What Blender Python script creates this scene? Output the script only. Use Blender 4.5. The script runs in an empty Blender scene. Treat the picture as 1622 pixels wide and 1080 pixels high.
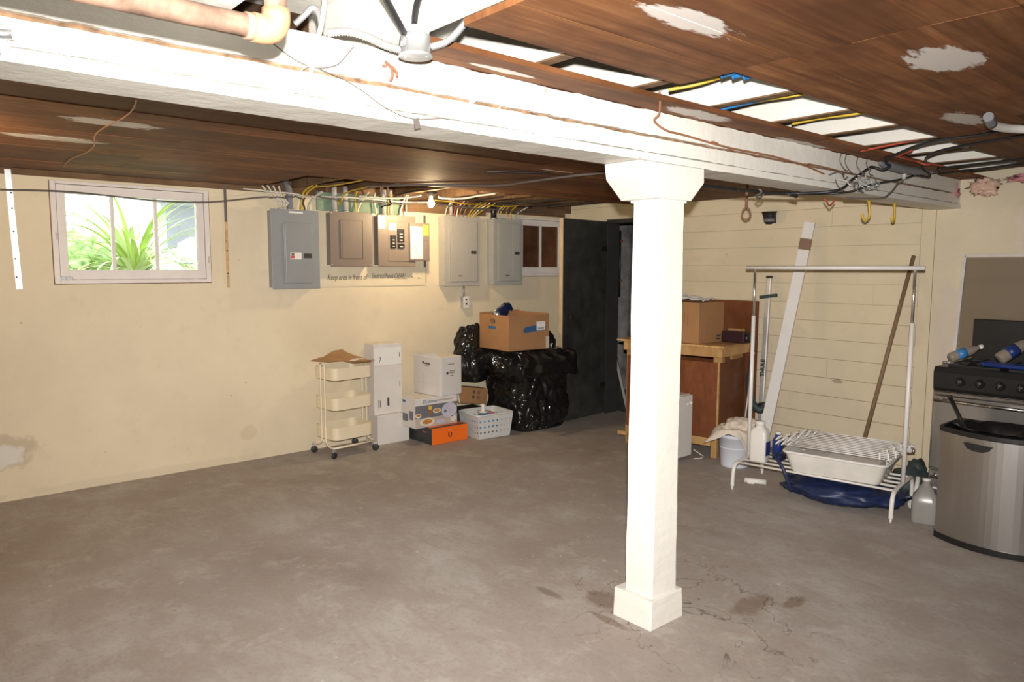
import bpy, bmesh, math, random
from mathutils import Vector, Matrix, noise
from mathutils.kdtree import KDTree

random.seed(7)
scene = bpy.context.scene
COL = scene.collection

# ------------------------------------------------------------------ camera
YAW, PITCH, ROLL = (math.radians(a) for a in (49.28, 5.75, 0.16))
CAM_H = 1.57
fh = Vector((-math.sin(YAW), math.cos(YAW), 0)); r0 = Vector((math.cos(YAW), math.sin(YAW), 0)); uz = Vector((0, 0, 1))
fwd = fh * math.cos(PITCH) - uz * math.sin(PITCH); u0 = uz * math.cos(PITCH) + fh * math.sin(PITCH)
rt = r0 * math.cos(ROLL) + u0 * math.sin(ROLL); up = u0 * math.cos(ROLL) - r0 * math.sin(ROLL)
cam_d = bpy.data.cameras.new('camera'); cam = bpy.data.objects.new('camera', cam_d); COL.objects.link(cam)
cam_d.sensor_width = 36.0; cam_d.lens = 1150 / 1622 * 36.0; cam_d.clip_start = 0.05; cam_d.clip_end = 100
cm = Matrix.Identity(4)
for i in range(3):
    cm[i][0] = rt[i]; cm[i][1] = up[i]; cm[i][2] = -fwd[i]
cm.translation = (0, 0, CAM_H)
cam.matrix_world = cm
scene.camera = cam

# ------------------------------------------------------------------ world and light
world = bpy.data.worlds.new('overcast_sky'); scene.world = world; world.use_nodes = True
bg = world.node_tree.nodes['Background']; bg.inputs[0].default_value = (0.90, 0.96, 1.0, 1); bg.inputs[1].default_value = 9.0

# the photographer's flash, mounted a hand's width above the lens: it casts the hard shadows of pipe, beam and post cap
fl = bpy.data.lights.new('camera_flash_offscreen', 'SPOT'); fl.energy = 1080; fl.color = (1.0, 0.955, 0.90)
fl.spot_size = math.radians(116); fl.spot_blend = 1.0; fl.shadow_soft_size = 0.02
flo = bpy.data.objects.new('camera_flash_offscreen', fl); COL.objects.link(flo)
fm = cm.copy(); fm.translation = Vector((0, 0, CAM_H)) + up * 0.11 + rt * 0.012
flo.matrix_world = fm @ Matrix.Diagonal((1.0, .74, 1.0, 1.0))   # flash head throws wider than high

scene.view_settings.view_transform = 'Standard'; scene.view_settings.look = 'None'
scene.view_settings.exposure = 0.0; scene.view_settings.gamma = 1.0
scene.view_settings.use_curve_mapping = False

# ------------------------------------------------------------------ materials
class NT:
    def __init__(s, name):
        s.m = bpy.data.materials.new(name); s.m.use_nodes = True; s.t = s.m.node_tree
        s.b = s.t.nodes['Principled BSDF']; s.out = s.t.nodes['Material Output']
    def n(s, kind, **kw):
        nd = s.t.nodes.new(kind)
        for k, v in kw.items():
            if k.startswith('i_'):
                k = k[2:]; k = int(k) if k.isdigit() else k
                nd.inputs[k].default_value = v
            else: setattr(nd, k, v)
        return nd
    def l(s, a, b): s.t.links.new(a, b)
    def coord(s, w=True):
        return s.n('ShaderNodeNewGeometry').outputs['Position'] if w else s.n('ShaderNodeTexCoord').outputs['Object']
    def mapped(s, co, scale):
        m = s.n('ShaderNodeMapping'); m.inputs['Scale'].default_value = scale; s.l(co, m.inputs['Vector']); return m.outputs[0]
    def noise(s, co, scale, detail=4, rough=.6, dist=0.):
        nd = s.n('ShaderNodeTexNoise'); s.l(co, nd.inputs['Vector'])
        nd.inputs['Scale'].default_value = scale; nd.inputs['Detail'].default_value = detail
        nd.inputs['Roughness'].default_value = rough; nd.inputs['Distortion'].default_value = dist
        return nd.outputs['Fac']
    def ramp(s, fac, stops):
        r = s.n('ShaderNodeValToRGB'); s.l(fac, r.inputs[0]); e = r.color_ramp.elements
        while len(e) < len(stops): e.new(.5)
        for el, (p, c) in zip(e, stops):
            el.position = p; el.color = (*c, 1) if len(c) == 3 else c
        return r.outputs[0]
    def mix(s, fac, a, b, mode='MIX'):
        m = s.n('ShaderNodeMix', data_type='RGBA', blend_type=mode)
        for v, i in ((fac, 0), (a, 6), (b, 7)):
            if hasattr(v, 'is_linked'): s.l(v, m.inputs[i])
            elif i == 0: m.inputs[0].default_value = v
            else: m.inputs[i].default_value = (*v, 1)
        return m.outputs[2]
    def math(s, op, a, b=None, clamp=False):
        m = s.n('ShaderNodeMath', operation=op, use_clamp=clamp)
        for v, i in ((a, 0), (b, 1)):
            if v is None: continue
            if hasattr(v, 'is_linked'): s.l(v, m.inputs[i])
            else: m.inputs[i].default_value = v
        return m.outputs[0]
    def blob(s, co, c, r, wob, lo=.8, hi=1.1):
        """soft ragged ellipsoid mask in world space; wob is a noise socket"""
        a = s.n('ShaderNodeVectorMath', operation='SUBTRACT'); s.l(co, a.inputs[0]); a.inputs[1].default_value = c
        d = s.n('ShaderNodeVectorMath', operation='DIVIDE'); s.l(a.outputs[0], d.inputs[0]); d.inputs[1].default_value = r
        ln = s.n('ShaderNodeVectorMath', operation='LENGTH'); s.l(d.outputs[0], ln.inputs[0])
        v = s.math('ADD', ln.outputs['Value'], s.math('MULTIPLY', s.math('SUBTRACT', wob, .5), 1.6))
        mr = s.n('ShaderNodeMapRange'); s.l(v, mr.inputs[0]); mr.inputs[1].default_value = hi; mr.inputs[2].default_value = lo
        return mr.outputs[0]
    def bump(s, h, strength, dist=.01):
        b = s.n('ShaderNodeBump'); b.inputs['Strength'].default_value = strength; b.inputs['Distance'].default_value = dist
        s.l(h, b.inputs['Height']); s.l(b.outputs[0], s.b.inputs['Normal'])
    def col(s, c):
        if hasattr(c, 'is_linked'): s.l(c, s.b.inputs['Base Color'])
        else: s.b.inputs['Base Color'].default_value = (*c, 1)
    def done(s, rough=.5, metal=0., spec=None):
        s.b.inputs['Roughness'].default_value = rough; s.b.inputs['Metallic'].default_value = metal
        if spec is not None: s.b.inputs['Specular IOR Level'].default_value = spec
        return s.m

def mat(name, c, rough=.5, metal=0., var=.12, scale=6., bump=0., bscale=60., w=False, spec=None, stretch=None):
    k = NT(name); co = k.coord(w)
    if stretch: co = k.mapped(co, stretch)
    f = k.noise(co, scale, 5)
    lo = tuple(x * (1 - var) for x in c); hi = tuple(min(1, x * (1 + var)) for x in c)
    k.col(k.ramp(f, [(.3, lo), (.7, hi)]))
    if bump: k.bump(k.noise(co, bscale, 3), bump)
    return k.done(rough, metal, spec)

M = {}
def flat(names):
    for n, a in names.items(): M[n] = mat(n, *a[0:1], **(a[1] if len(a) > 1 else {}))

def make_floor():
    k = NT('concrete_floor'); co = k.coord()
    big = k.noise(co, .75, 6, .62, .6); mid = k.noise(co, 4.2, 8, .74, .25); fine = k.noise(co, 38, 4, .7)
    st = k.noise(k.mapped(co, (1.2, 2.4, 1)), 2.4, 7, .7, .5)
    c = k.ramp(big, [(.32, (.285, .238, .208)), (.5, (.375, .335, .305)), (.68, (.465, .437, .412))])
    c = k.mix(k.ramp(st, [(.42, (0, 0, 0)), (.62, (.75,) * 3)]), c, (.345, .29, .255))
    c = k.mix(k.ramp(mid, [(.52, (0, 0, 0)), (.72, (.7,) * 3)]), c, (.52, .49, .46))
    c = k.mix(k.ramp(fine, [(.25, (.5,) * 3), (.5, (0, 0, 0))]), c, (.25, .21, .18))
    sp = k.noise(co, 16, 3, .5)
    c = k.mix(k.ramp(sp, [(.70, (0, 0, 0)), (.76, (.8,) * 3)]), c, (.56, .53, .49))
    # damp brown stains beside the post
    wob = k.noise(co, 13, 6, .75, .5)
    for cc, rr in (((-2.22, 2.50, 0), (.12, .10, 1)), ((-2.09, 2.74, 0), (.05, .15, 1)), ((-2.06, 2.36, 0), (.13, .03, 1)), ((-1.74, 2.98, 0), (.07, .16, 1)), ((-1.62, 3.16, 0), (.04, .10, 1)), ((-2.45, 2.35, 0), (.10, .03, 1))):
        c = k.mix(k.math('MULTIPLY', k.blob(co, cc, rr, wob, .6, 1.0), .58), c, (.17, .11, .07))
    # hairline cracks around the post: zero crossings of a noise field, kept near it
    w2 = k.noise(co, 2.2, 4, .6, .4)
    line = k.math('SUBTRACT', 1.0, k.math('MULTIPLY', k.math('ABSOLUTE', k.math('SUBTRACT', w2, .5)), 130), True)
    near = k.blob(co, (-1.95, 2.75, 0), (.75, .6, 1), wob, .5, 1.1)
    c = k.mix(k.math('MULTIPLY', k.math('MULTIPLY', line, near), .8), c, (.10, .065, .045))
    k.col(c); k.bump(k.math('ADD', mid, k.math('MULTIPLY', fine, .35)), .22, .012)
    return k.done(.72, 0, .3)

def make_wall(name, base, patch):
    k = NT(name); co = k.coord()
    a = k.noise(co, 1.1, 5, .6); b = k.noise(co, 7, 5, .65); f = k.noise(co, 70, 3, .6)
    d = tuple(x * .90 for x in base); e = tuple(min(1, x * 1.07) for x in base)
    c = k.ramp(a, [(.3, d), (.7, e)])
    c = k.mix(k.ramp(b, [(.58, (0, 0, 0)), (.8, (.35,) * 3)]), c, tuple(x * .72 for x in base))
    # dark scuffs and nail marks
    sc = k.noise(k.mapped(co, (1, 1, 1.5)), 11, 4, .75)
    c = k.mix(k.ramp(sc, [(.70, (0, 0, 0)), (.74, (.6,) * 3)]), c, (.17, .12, .07))
    wob = k.noise(co, 9, 5, .65)
    for cc, rr, pc, am in patch:
        c = k.mix(k.math('MULTIPLY', k.blob(co, cc, rr, wob), am), c, pc)
    k.col(c); k.bump(k.math('ADD', k.math('MULTIPLY', a, 2.0), k.math('ADD', b, k.math('MULTIPLY', f, .25))), .25, .012)
    return k.done(.62, 0, .35)

def make_boards(name, dark, mid, light, patches, rough):
    k = NT(name); co = k.coord()
    info = k.n('ShaderNodeObjectInfo').outputs['Random']
    off = k.n('ShaderNodeVectorMath', operation='ADD'); k.l(co, off.inputs[0])
    cx = k.n('ShaderNodeCombineXYZ'); k.l(k.math('MULTIPLY', info, 37.), cx.inputs[1]); k.l(cx.outputs[0], off.inputs[1])
    g = k.noise(k.mapped(off.outputs[0], (26, 1.6, 8)), 1.0, 6, .62, .35)
    c = k.ramp(g, [(.28, dark), (.5, mid), (.74, light)])
    bl = k.noise(off.outputs[0], 2.6, 5, .6)
    c = k.mix(k.ramp(bl, [(.46, (0, 0, 0)), (.7, (.75,) * 3)]), c, dark)
    c = k.mix(k.math('MULTIPLY', info, .60), c, tuple(x * .55 for x in dark))
    wob = k.noise(k.mapped(co, (2.2, .7, 1)), 14, 5, .7)
    for cc, rr in patches:
        c = k.mix(k.math('MULTIPLY', k.blob(co, cc, rr, wob, .82, 1.0), .9), c, (.62, .58, .54))
    k.col(c); k.bump(g, .12, .006)
    return k.done(rough, 0, .25)

def make_paint(name, base, chips, lo=.66):
    k = NT(name); co = k.coord()
    a = k.noise(co, 2.2, 5, .6); b = k.noise(k.mapped(co, (6, 2.5, 6)), 3.2, 6, .75, .3)
    c = k.ramp(a, [(.3, tuple(x * .93 for x in base)), (.7, base)])
    if chips: c = k.mix(k.ramp(b, [(lo, (0, 0, 0)), (lo + .045, (.9,) * 3)]), c, (.36, .22, .12))
    k.col(c); k.bump(k.math('ADD', k.noise(co, 9, 5, .6), k.math('MULTIPLY', b, .6)), .35, .01)
    return k.done(.5, 0, .35)

M['floor'] = make_floor()
CREAM = (.72, .625, .455)
M['wall_left'] = make_wall('cream_plaster', CREAM, [((-5.8, .5, .33), (.5, .24, .115), (.50, .415, .30), .8), ((-5.8, .46, .31), (.5, .19, .085), (.70, .67, .62), .85), ((-5.8, 2.17, .23), (.5, .07, .06), (.55, .43, .27), .4), ((-5.8, 1.35, .03), (.5, .9, .035), (.62, .54, .40), .5)])
M['wall_right'] = make_wall('cream_boards', (.68, .595, .43), [((-2.72, 5.85, .655), (.045, .5, .018), (.22, .17, .12), .6), ((-2.2, 5.85, 1.1), (.1, .5, .2), (.6, .5, .36), .4)])
M['wall_flat'] = make_wall('cream_drywall', (.66, .58, .43), [((-1.92, 5.85, 1.12), (.12, .5, .34), (.60, .53, .44), .85), ((-1.42, 5.85, 1.85), (.14, .5, .3), (.66, .58, .50), .8)])
M['wall_plain'] = make_wall('cream_plain', (.64, .56, .41), [])
M['board_left'] = make_boards('ceiling_board_left', (.085, .030, .011), (.215, .084, .029), (.34, .155, .060),
    [((-3.635, .80, 2.2), (.085, .20, 1)), ((-4.26, .68, 2.2), (.08, .23, 1)), ((-4.50, 3.04, 2.2), (.03, .17, 1)), ((-3.48, 3.37, 2.2), (.02, .18, 1))], .66)
M['board_right'] = make_boards('ceiling_board_right', (.085, .030, .011), (.215, .084, .029), (.34, .155, .060),
    [((-1.17, 1.61, 2.2), (.055, .20, 1)), ((-.87, 2.48, 2.2), (.10, .17, 1)), ((-1.14, 3.5, 2.2), (.06, .18, 1)), ((-1.83, 2.59, 2.2), (.05, .23, 1)), ((-1.9, 3.56, 2.2), (.04, .26, 1)), ((-1.85, 1.55, 2.2), (.02, .15, 1))], .66)
M['joist_raw'] = make_boards('raw_joist', (.10, .055, .03), (.20, .12, .065), (.29, .18, .10), [], .8)
M['paint_joist'] = make_paint('painted_joist', (.72, .70, .645), True, .74)
M['beam'] = make_paint('beam_paint', (.72, .70, .645), True, .655)
M['column'] = make_paint('column_paint', (.72, .70, .645), False)
M['crack'] = mat('bare_wood_crack', (.20, .12, .065), .9, var=.6, scale=25, w=True)
M['ply'] = make_boards('brown_hardboard', (.15, .050, .020), (.205, .070, .028), (.25, .095, .04), [], .45)
M['pine'] = make_boards('pine', (.40, .22, .08), (.56, .34, .14), (.66, .43, .21), [], .6)
flat({
 'sash': ((.74, .69, .66), dict(rough=.5, var=.06, bump=.1)), 'sash_dirty': ((.55, .47, .41), dict(rough=.7, var=.3, scale=20)),
 'brown_pane': ((.095, .040, .022), dict(rough=.25, var=.4, scale=5)),
 'door_dark': ((.032, .034, .031), dict(rough=.5, var=.5, scale=5, bump=.05)), 'door_edge': ((.60, .46, .29), dict(rough=.7)),
 'jamb_dark': ((.03, .03, .028), dict(rough=.7)), 'passage': ((.30, .285, .28), dict(rough=.9, var=.6, scale=3, w=True, bump=.3)),
 'rust': ((.20, .09, .05), dict(rough=.9)),
 'galv': ((.60, .61, .63), dict(rough=.35, metal=.85, var=.2, scale=14)), 'galv_dull': ((.42, .425, .43), dict(rough=.5, metal=.6, var=.15)),
 'strap_tan': ((.55, .36, .16), dict(rough=.6, var=.35, scale=18)), 'strap_dark': ((.16, .14, .13), dict(rough=.5, metal=.4)),
 'panel_blue': ((.27, .285, .295), dict(rough=.42, var=.04)), 'panel_brown': ((.215, .175, .15), dict(rough=.45, var=.05)),
 'panel_grey': ((.40, .385, .355), dict(rough=.38, var=.04)), 'panel_grey2': ((.36, .365, .345), dict(rough=.38, var=.04)),
 'latch': ((.055, .052, .05), dict(rough=.4)), 'black': ((.012, .012, .013), dict(rough=.4)), 'black_rubber': ((.02, .02, .022), dict(rough=.6)),
 'paper': ((.76, .75, .72), dict(rough=.7, var=.03)), 'paper_blue': ((.55, .62, .72), dict(rough=.7)), 'red': ((.55, .08, .06), dict(rough=.5)), 'sticker_yellow': ((.70, .45, .08), dict(rough=.6)),
 'teal': ((.19, .27, .19), dict(rough=.7, var=.3)), 'backboard': ((.68, .60, .44), dict(rough=.7, var=.05)), 'ink': ((.07, .06, .05), dict(rough=.8)),
 'conduit_grey': ((.45, .43, .41), dict(rough=.5, var=.1)), 'conduit_dark': ((.16, .165, .18), dict(rough=.5)), 'pvc': ((.74, .72, .68), dict(rough=.4)),
 'wire_yellow': ((.52, .36, .04), dict(rough=.45)), 'wire_white': ((.64, .61, .54), dict(rough=.5)), 'wire_black': ((.015, .015, .017), dict(rough=.45)), 'wire_grey': ((.12, .10, .09), dict(rough=.6)), 'wire_red': ((.40, .06, .03), dict(rough=.5)),
 'wire_copper': ((.36, .17, .09), dict(rough=.5, metal=.3)), 'wire_blue': ((.02, .16, .42), dict(rough=.5)), 'rope': ((.28, .15, .10), dict(rough=.9)),
 'copper_pipe': ((.34, .22, .16), dict(rough=.5, metal=.3, var=.6, scale=14)), 'copper_elbow': ((.46, .23, .12), dict(rough=.5, metal=.2, var=.12)),
 'porcelain_dark': ((.05, .04, .035), dict(rough=.4)),
 'insul': ((.62, .42, .33), dict(rough=1., var=.25, scale=12, bump=.5)), 'insul_pink': ((.62, .28, .30), dict(rough=1., var=.25, scale=14, bump=.5)),
 'cart': ((.76, .66, .48), dict(rough=.42, var=.03)), 'kraft': ((.40, .23, .10), dict(rough=.8, var=.15)), 'cardboard': ((.345, .178, .078), dict(rough=.8, var=.10, scale=4)),
 'white_card': ((.68, .645, .61), dict(rough=.65, var=.06, scale=4)), 'tape': ((.60, .52, .42), dict(rough=.3)), 'black_card': ((.035, .036, .04), dict(rough=.5)), 'orange': ((.86, .16, .012), dict(rough=.5, var=.04)),
 'print_grey': ((.15, .155, .17), dict(rough=.5)), 'print_tan': ((.50, .42, .36), dict(rough=.5)), 'food': ((.50, .22, .06), dict(rough=.6, var=.6, scale=60)), 'print_blue': ((.035, .11, .24), dict(rough=.5)), 'plate': ((.72, .66, .56), dict(rough=.5)), 'lilac': ((.55, .53, .62), dict(rough=.5)),
 'bag': ((.010, .010, .010), dict(rough=.18, bump=.4, bscale=13)),
 'basket': ((.60, .60, .59), dict(rough=.45, var=.05)), 'cyan': ((.03, .25, .50), dict(rough=.4)), 'white_plastic': ((.72, .70, .66), dict(rough=.4, var=.04)), 'pink': ((.6, .2, .25), dict(rough=.5)),
 'navy': ((.012, .022, .075), dict(rough=.45, var=.4, scale=10, bump=.3, bscale=18)), 'fridge': ((.64, .62, .59), dict(rough=.4, var=.03)),
 'bucket': ((.66, .70, .78), dict(rough=.4, var=.04)), 'rag': ((.66, .59, .50), dict(rough=.95, var=.12, scale=9, bump=.4, bscale=30)),
 'rack_white': ((.74, .71, .68), dict(rough=.35, var=.03)), 'chrome': ((.75, .74, .72), dict(rough=.22, metal=.9)), 'alu': ((.60, .58, .57), dict(rough=.35, metal=.5)),
 'wood_handle': ((.22, .14, .08), dict(rough=.7, var=.3, stretch=(20, 20, 3))), 'white_post': ((.72, .70, .67), dict(rough=.6, var=.05)), 'brown_tape': ((.20, .11, .06), dict(rough=.35)),
 'tub': ((.68, .66, .61), dict(rough=.3, var=.10, scale=8)), 'jug_clear': ((.27, .265, .25), dict(rough=.25, var=.1)), 'dark_green': ((.035, .055, .06), dict(rough=.6)),
 'steel': ((.55, .54, .53), dict(rough=.30, metal=1., var=.04, scale=2.2, stretch=(9, 9, .6))), 'steel_bright': ((.58, .57, .56), dict(rough=.22, metal=1.)), 'stove_black': ((.016, .015, .015), dict(rough=.35)), 'burgundy': ((.035, .010, .014), dict(rough=.6)),
 'panel_frame': ((.62, .57, .53), dict(rough=.5)), 'panel_dim': ((.20, .155, .105), dict(rough=.40, var=.04, scale=2.2)),
 'bottle_clear': ((.27, .23, .19), dict(rough=.15)), 'label_blue': ((.05, .22, .52), dict(rough=.4)), 'deep_blue': ((.012, .035, .19), dict(rough=.4)),
 'leaf': ((.36, .50, .13), dict(rough=.5, var=.3, scale=3)), 'leaf2': ((.50, .60, .30), dict(rough=.5, var=.2, scale=3)), 'hedge': ((.22, .34, .12), dict(rough=.8, var=.6, scale=14)), 'siding': ((.80, .80, .76), dict(rough=.7)), 'soil': ((.30, .30, .22), dict(rough=.9)), 'house_grey': ((.30, .32, .34), dict(rough=.6)),
})
def glass():
    k = NT('window_glass'); t = k.n('ShaderNodeBsdfTransparent'); g = k.n('ShaderNodeBsdfGlossy'); g.inputs['Roughness'].default_value = .03
    t.inputs[0].default_value = (.94, .96, .95, 1); fr = k.n('ShaderNodeFresnel'); fr.inputs[0].default_value = 1.3
    mx = k.n('ShaderNodeMixShader'); k.l(fr.outputs[0], mx.inputs[0]); k.l(t.outputs[0], mx.inputs[1]); k.l(g.outputs[0], mx.inputs[2]); k.l(mx.outputs[0], k.out.inputs[0])
    return k.m
M['glass'] = glass()
def glow(name, c, s):
    k = NT(name); k.b.inputs['Emission Color'].default_value = (*c, 1); k.b.inputs['Emission Strength'].default_value = s; k.col((.9, .85, .7)); return k.m
M['bulb'] = glow('lit_bulb', (1.0, .78, .42), 60.)

# ------------------------------------------------------------------ geometry helpers
MAT = {}   # object -> world matrix of its local frame
def rotz(a): return Matrix.Rotation(a, 3, 'Z')
class MB:
    def __init__(s): s.v = []; s.f = []; s.sm = []
    def add(s, vs, fs, sm=False):
        o = len(s.v); s.v += [Vector(v) for v in vs]; s.f += [tuple(i + o for i in f) for f in fs]; s.sm += [sm] * len(fs); return s
    def bx(s, x0, x1, y0, y1, z0, z1):
        vs = [(x, y, z) for x in (x0, x1) for y in (y0, y1) for z in (z0, z1)]
        return s.add(vs, [(0, 1, 3, 2), (4, 6, 7, 5), (0, 4, 5, 1), (2, 3, 7, 6), (0, 2, 6, 4), (1, 5, 7, 3)])
    def box(s, c, d, R=None):
        c = Vector(c); vs = []
        for sx in (-.5, .5):
            for sy in (-.5, .5):
                for sz in (-.5, .5):
                    p = Vector((sx * d[0], sy * d[1], sz * d[2])); vs.append(c + (R @ p if R else p))
        return s.add(vs, [(0, 1, 3, 2), (4, 6, 7, 5), (0, 4, 5, 1), (2, 3, 7, 6), (0, 2, 6, 4), (1, 5, 7, 3)])
    def bar(s, a, b, w, h, side=None):
        a, b = Vector(a), Vector(b); d = (b - a).normalized()
        q = Vector(side) if side else (Vector((0, 0, 1)) if abs(d.z) < .9 else Vector((1, 0, 0)))
        x = d.cross(q).normalized(); y = x.cross(d).normalized()
        vs = [p + x * (i * w / 2) + y * (j * h / 2) for p in (a, b) for i, j in ((-1, -1), (1, -1), (1, 1), (-1, 1))]
        return s.add(vs, [(3, 2, 1, 0), (4, 5, 6, 7)] + [(i, (i + 1) % 4, 4 + (i + 1) % 4, 4 + i) for i in range(4)])
    def tube(s, pts, r, n=8, caps=True, closed=False):
        pts = [Vector(p) for p in pts]; m = len(pts); vs = []; prev = None
        for i, p in enumerate(pts):
            if closed: d = pts[(i + 1) % m] - pts[i - 1]
            else: d = pts[min(i + 1, m - 1)] - pts[max(i - 1, 0)]
            d = d.normalized() if d.length > 1e-9 else Vector((0, 0, 1))
            if prev is None: q = Vector((0, 0, 1)) if abs(d.z) < .9 else Vector((1, 0, 0))
            else: q = prev
            x = (q - d * q.dot(d))
            x = x.normalized() if x.length > 1e-6 else d.orthogonal().normalized()
            prev = x; y = d.cross(x); rr = r[i] if isinstance(r, (list, tuple)) else r
            vs += [p + (x * math.cos(2 * math.pi * k / n) + y * math.sin(2 * math.pi * k / n)) * rr for k in range(n)]
        fs = []
        for i in range(m if closed else m - 1):
            j = (i + 1) % m
            fs += [(i * n + k, i * n + (k + 1) % n, j * n + (k + 1) % n, j * n + k) for k in range(n)]
        s.add(vs, fs, True)
        if caps and not closed:
            o = len(s.v) - len(vs)
            s.f += [tuple(o + k for k in reversed(range(n))), tuple(o + (m - 1) * n + k for k in range(n))]; s.sm += [False] * 2
        return s
    def lathe(s, prof, c=(0, 0, 0), n=24, R=None, sx=1, sy=1):
        c = Vector(c); vs = []
        for r, z in prof:
            for k in range(n):
                a = 2 * math.pi * k / n; p = Vector((r * math.cos(a) * sx, r * math.sin(a) * sy, z)); vs.append(c + (R @ p if R else p))
        fs = [(i * n + k, i * n + (k + 1) % n, (i + 1) * n + (k + 1) % n, (i + 1) * n + k) for i in range(len(prof) - 1) for k in range(n)]
        return s.add(vs, fs, True)
    def prism(s, poly, fn, a, b):
        """poly: 2-D points; fn(u, v, t) -> xyz"""
        n = len(poly); vs = [fn(u, v, a) for u, v in poly] + [fn(u, v, b) for u, v in poly]
        return s.add(vs, [tuple(reversed(range(n))), tuple(range(n, 2 * n))] + [(i, (i + 1) % n, n + (i + 1) % n, n + i) for i in range(n)])
    def grid(s, fn, nu, nv, cu=False, sm=True):
        vs = [fn(i / (nu if cu else nu - 1), j / (nv - 1)) for j in range(nv) for i in range(nu)]
        fs = [(j * nu + i, j * nu + (i + 1) % nu, (j + 1) * nu + (i + 1) % nu, (j + 1) * nu + i) for j in range(nv - 1) for i in range(nu if cu else nu - 1)]
        return s.add(vs, fs, sm)
    def build(s, name, m, parent=None, bevel=0., world=False, solid=0., sub=0):
        W = MAT.get(parent, Matrix.Identity(4)) if parent else Matrix.Identity(4)
        inv = W.inverted() if (world and parent) else None
        me = bpy.data.meshes.new(name)
        me.from_pydata([tuple(inv @ v) if inv else tuple(v) for v in s.v], [], s.f)
        me.polygons.foreach_set('use_smooth', s.sm)
        bm = bmesh.new(); bm.from_mesh(me); bmesh.ops.recalc_face_normals(bm, faces=bm.faces); bm.to_mesh(me); bm.free()
        me.materials.append(M[m] if isinstance(m, str) else m)
        o = bpy.data.objects.new(name, me); COL.objects.link(o)
        if parent: o.parent = parent
        MAT[o] = W
        if solid:
            q = o.modifiers.new('thickness', 'SOLIDIFY'); q.thickness = solid; q.offset = 0
        if bevel:
            q = o.modifiers.new('bevel', 'BEVEL'); q.width = bevel; q.segments = 2; q.limit_method = 'ANGLE'; q.angle_limit = math.radians(40)
        if sub:
            q = o.modifiers.new('smooth', 'SUBSURF'); q.levels = sub; q.render_levels = sub
        return o

def tag(o, label=None, cat=None, group=None, kind=None):
    if label: o['label'] = label
    if cat: o['category'] = cat
    if group: o['group'] = group
    if kind: o['kind'] = kind
    return o
def thing(name, label, cat, loc=(0, 0, 0), rz=0., group=None):
    o = bpy.data.objects.new(name, None); COL.objects.link(o); o.empty_display_size = .05
    o.location = loc; o.rotation_euler = (0, 0, rz); MAT[o] = Matrix.Translation(loc) @ Matrix.Rotation(rz, 4, 'Z')
    return tag(o, label, cat, group)
def struct(name, loc=(0, 0, 0), label=None):
    o = bpy.data.objects.new(name, None); COL.objects.link(o); o.location = loc; o.empty_display_size = .05
    MAT[o] = Matrix.Translation(loc); o['kind'] = 'structure'
    if label: o['label'] = label
    return o
def smooth_pts(pts, k=5):
    """Catmull-Rom through pts"""
    P = [Vector(p) for p in pts]; out = []
    for i in range(len(P) - 1):
        a = P[max(i - 1, 0)]; b = P[i]; c = P[i + 1]; d = P[min(i + 2, len(P) - 1)]
        for t in range(k):
            u = t / k
            out.append(.5 * ((2 * b) + (c - a) * u + (2 * a - 5 * b + 4 * c - d) * u * u + (3 * b - a - 3 * c + d) * u ** 3))
    return out + [P[-1]]
LAID = []     # (point, radius) of every tube already in place
def resample(P, step=.009):
    out = [P[0].copy()]
    for a, b in zip(P[:-1], P[1:]):
        q = max(1, int(math.ceil((b - a).length / step)))
        out += [a.lerp(b, (i + 1) / q) for i in range(q)]
    return out
def lay(P, rad):
    LAID.extend((p.copy(), rad) for p in resample([Vector(p) for p in P], .006))
def route(P, rad, gap=.004):
    """bend a cable's path into the room (+x) and down where it would run through something laid before it"""
    P = resample(P); O = [p.copy() for p in P]; lo = Vector(map(min, zip(*P))) - Vector((.12,) * 3); hi = Vector(map(max, zip(*P))) + Vector((.12,) * 3)
    near = [(q, t) for q, t in LAID if all(lo[i] < q[i] < hi[i] for i in range(3))]
    if near:
        kd = KDTree(len(near)); big = max(t for q, t in near)
        for i, (q, t) in enumerate(near): kd.insert(q, i)
        kd.balance()
        for it in range(400):
            moved = False; D = [Vector() for p in P]
            for i, p in enumerate(P):
                for q, idx, d in kd.find_range(p, big + rad + gap):
                    need = near[idx][1] + rad + gap - d
                    if need > 0:
                        v = p - q; v.x = abs(v.x) + (.35 + .004 * it) * rad; v.z = 0 if i < 7 else -abs(v.z) * .5 - .1 * rad
                        v = v.normalized() * (need * .7 + .0004)
                        if v.length > D[i].length: D[i] = v
                        moved = True
            if not moved: break
            for i in range(len(P)):
                w = D[i].copy()
                for j, f in ((1, .75), (2, .45), (3, .2)):
                    for h in (i - j, i + j):
                        if 0 <= h < len(P) and D[h].length * f > w.length: w = D[h] * f
                P[i] += w
    lay(P, rad)
    return P
def wire(name, label, pts, r, m, group=None, cat='cable', n=6, k=5):
    rad = max(r) if isinstance(r, (list, tuple)) else r
    o = MB().tube(route(smooth_pts(pts, k), rad), rad, n).build(name, m); return tag(o, label, cat, group)
FACE_X = Matrix(((0, 0, 1), (1, 0, 0), (0, 1, 0)))           # text on a plane facing +x
FACE_Y = Matrix(((1, 0, 0), (0, 0, -1), (0, 1, 0)))          # text on a plane facing -y
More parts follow.
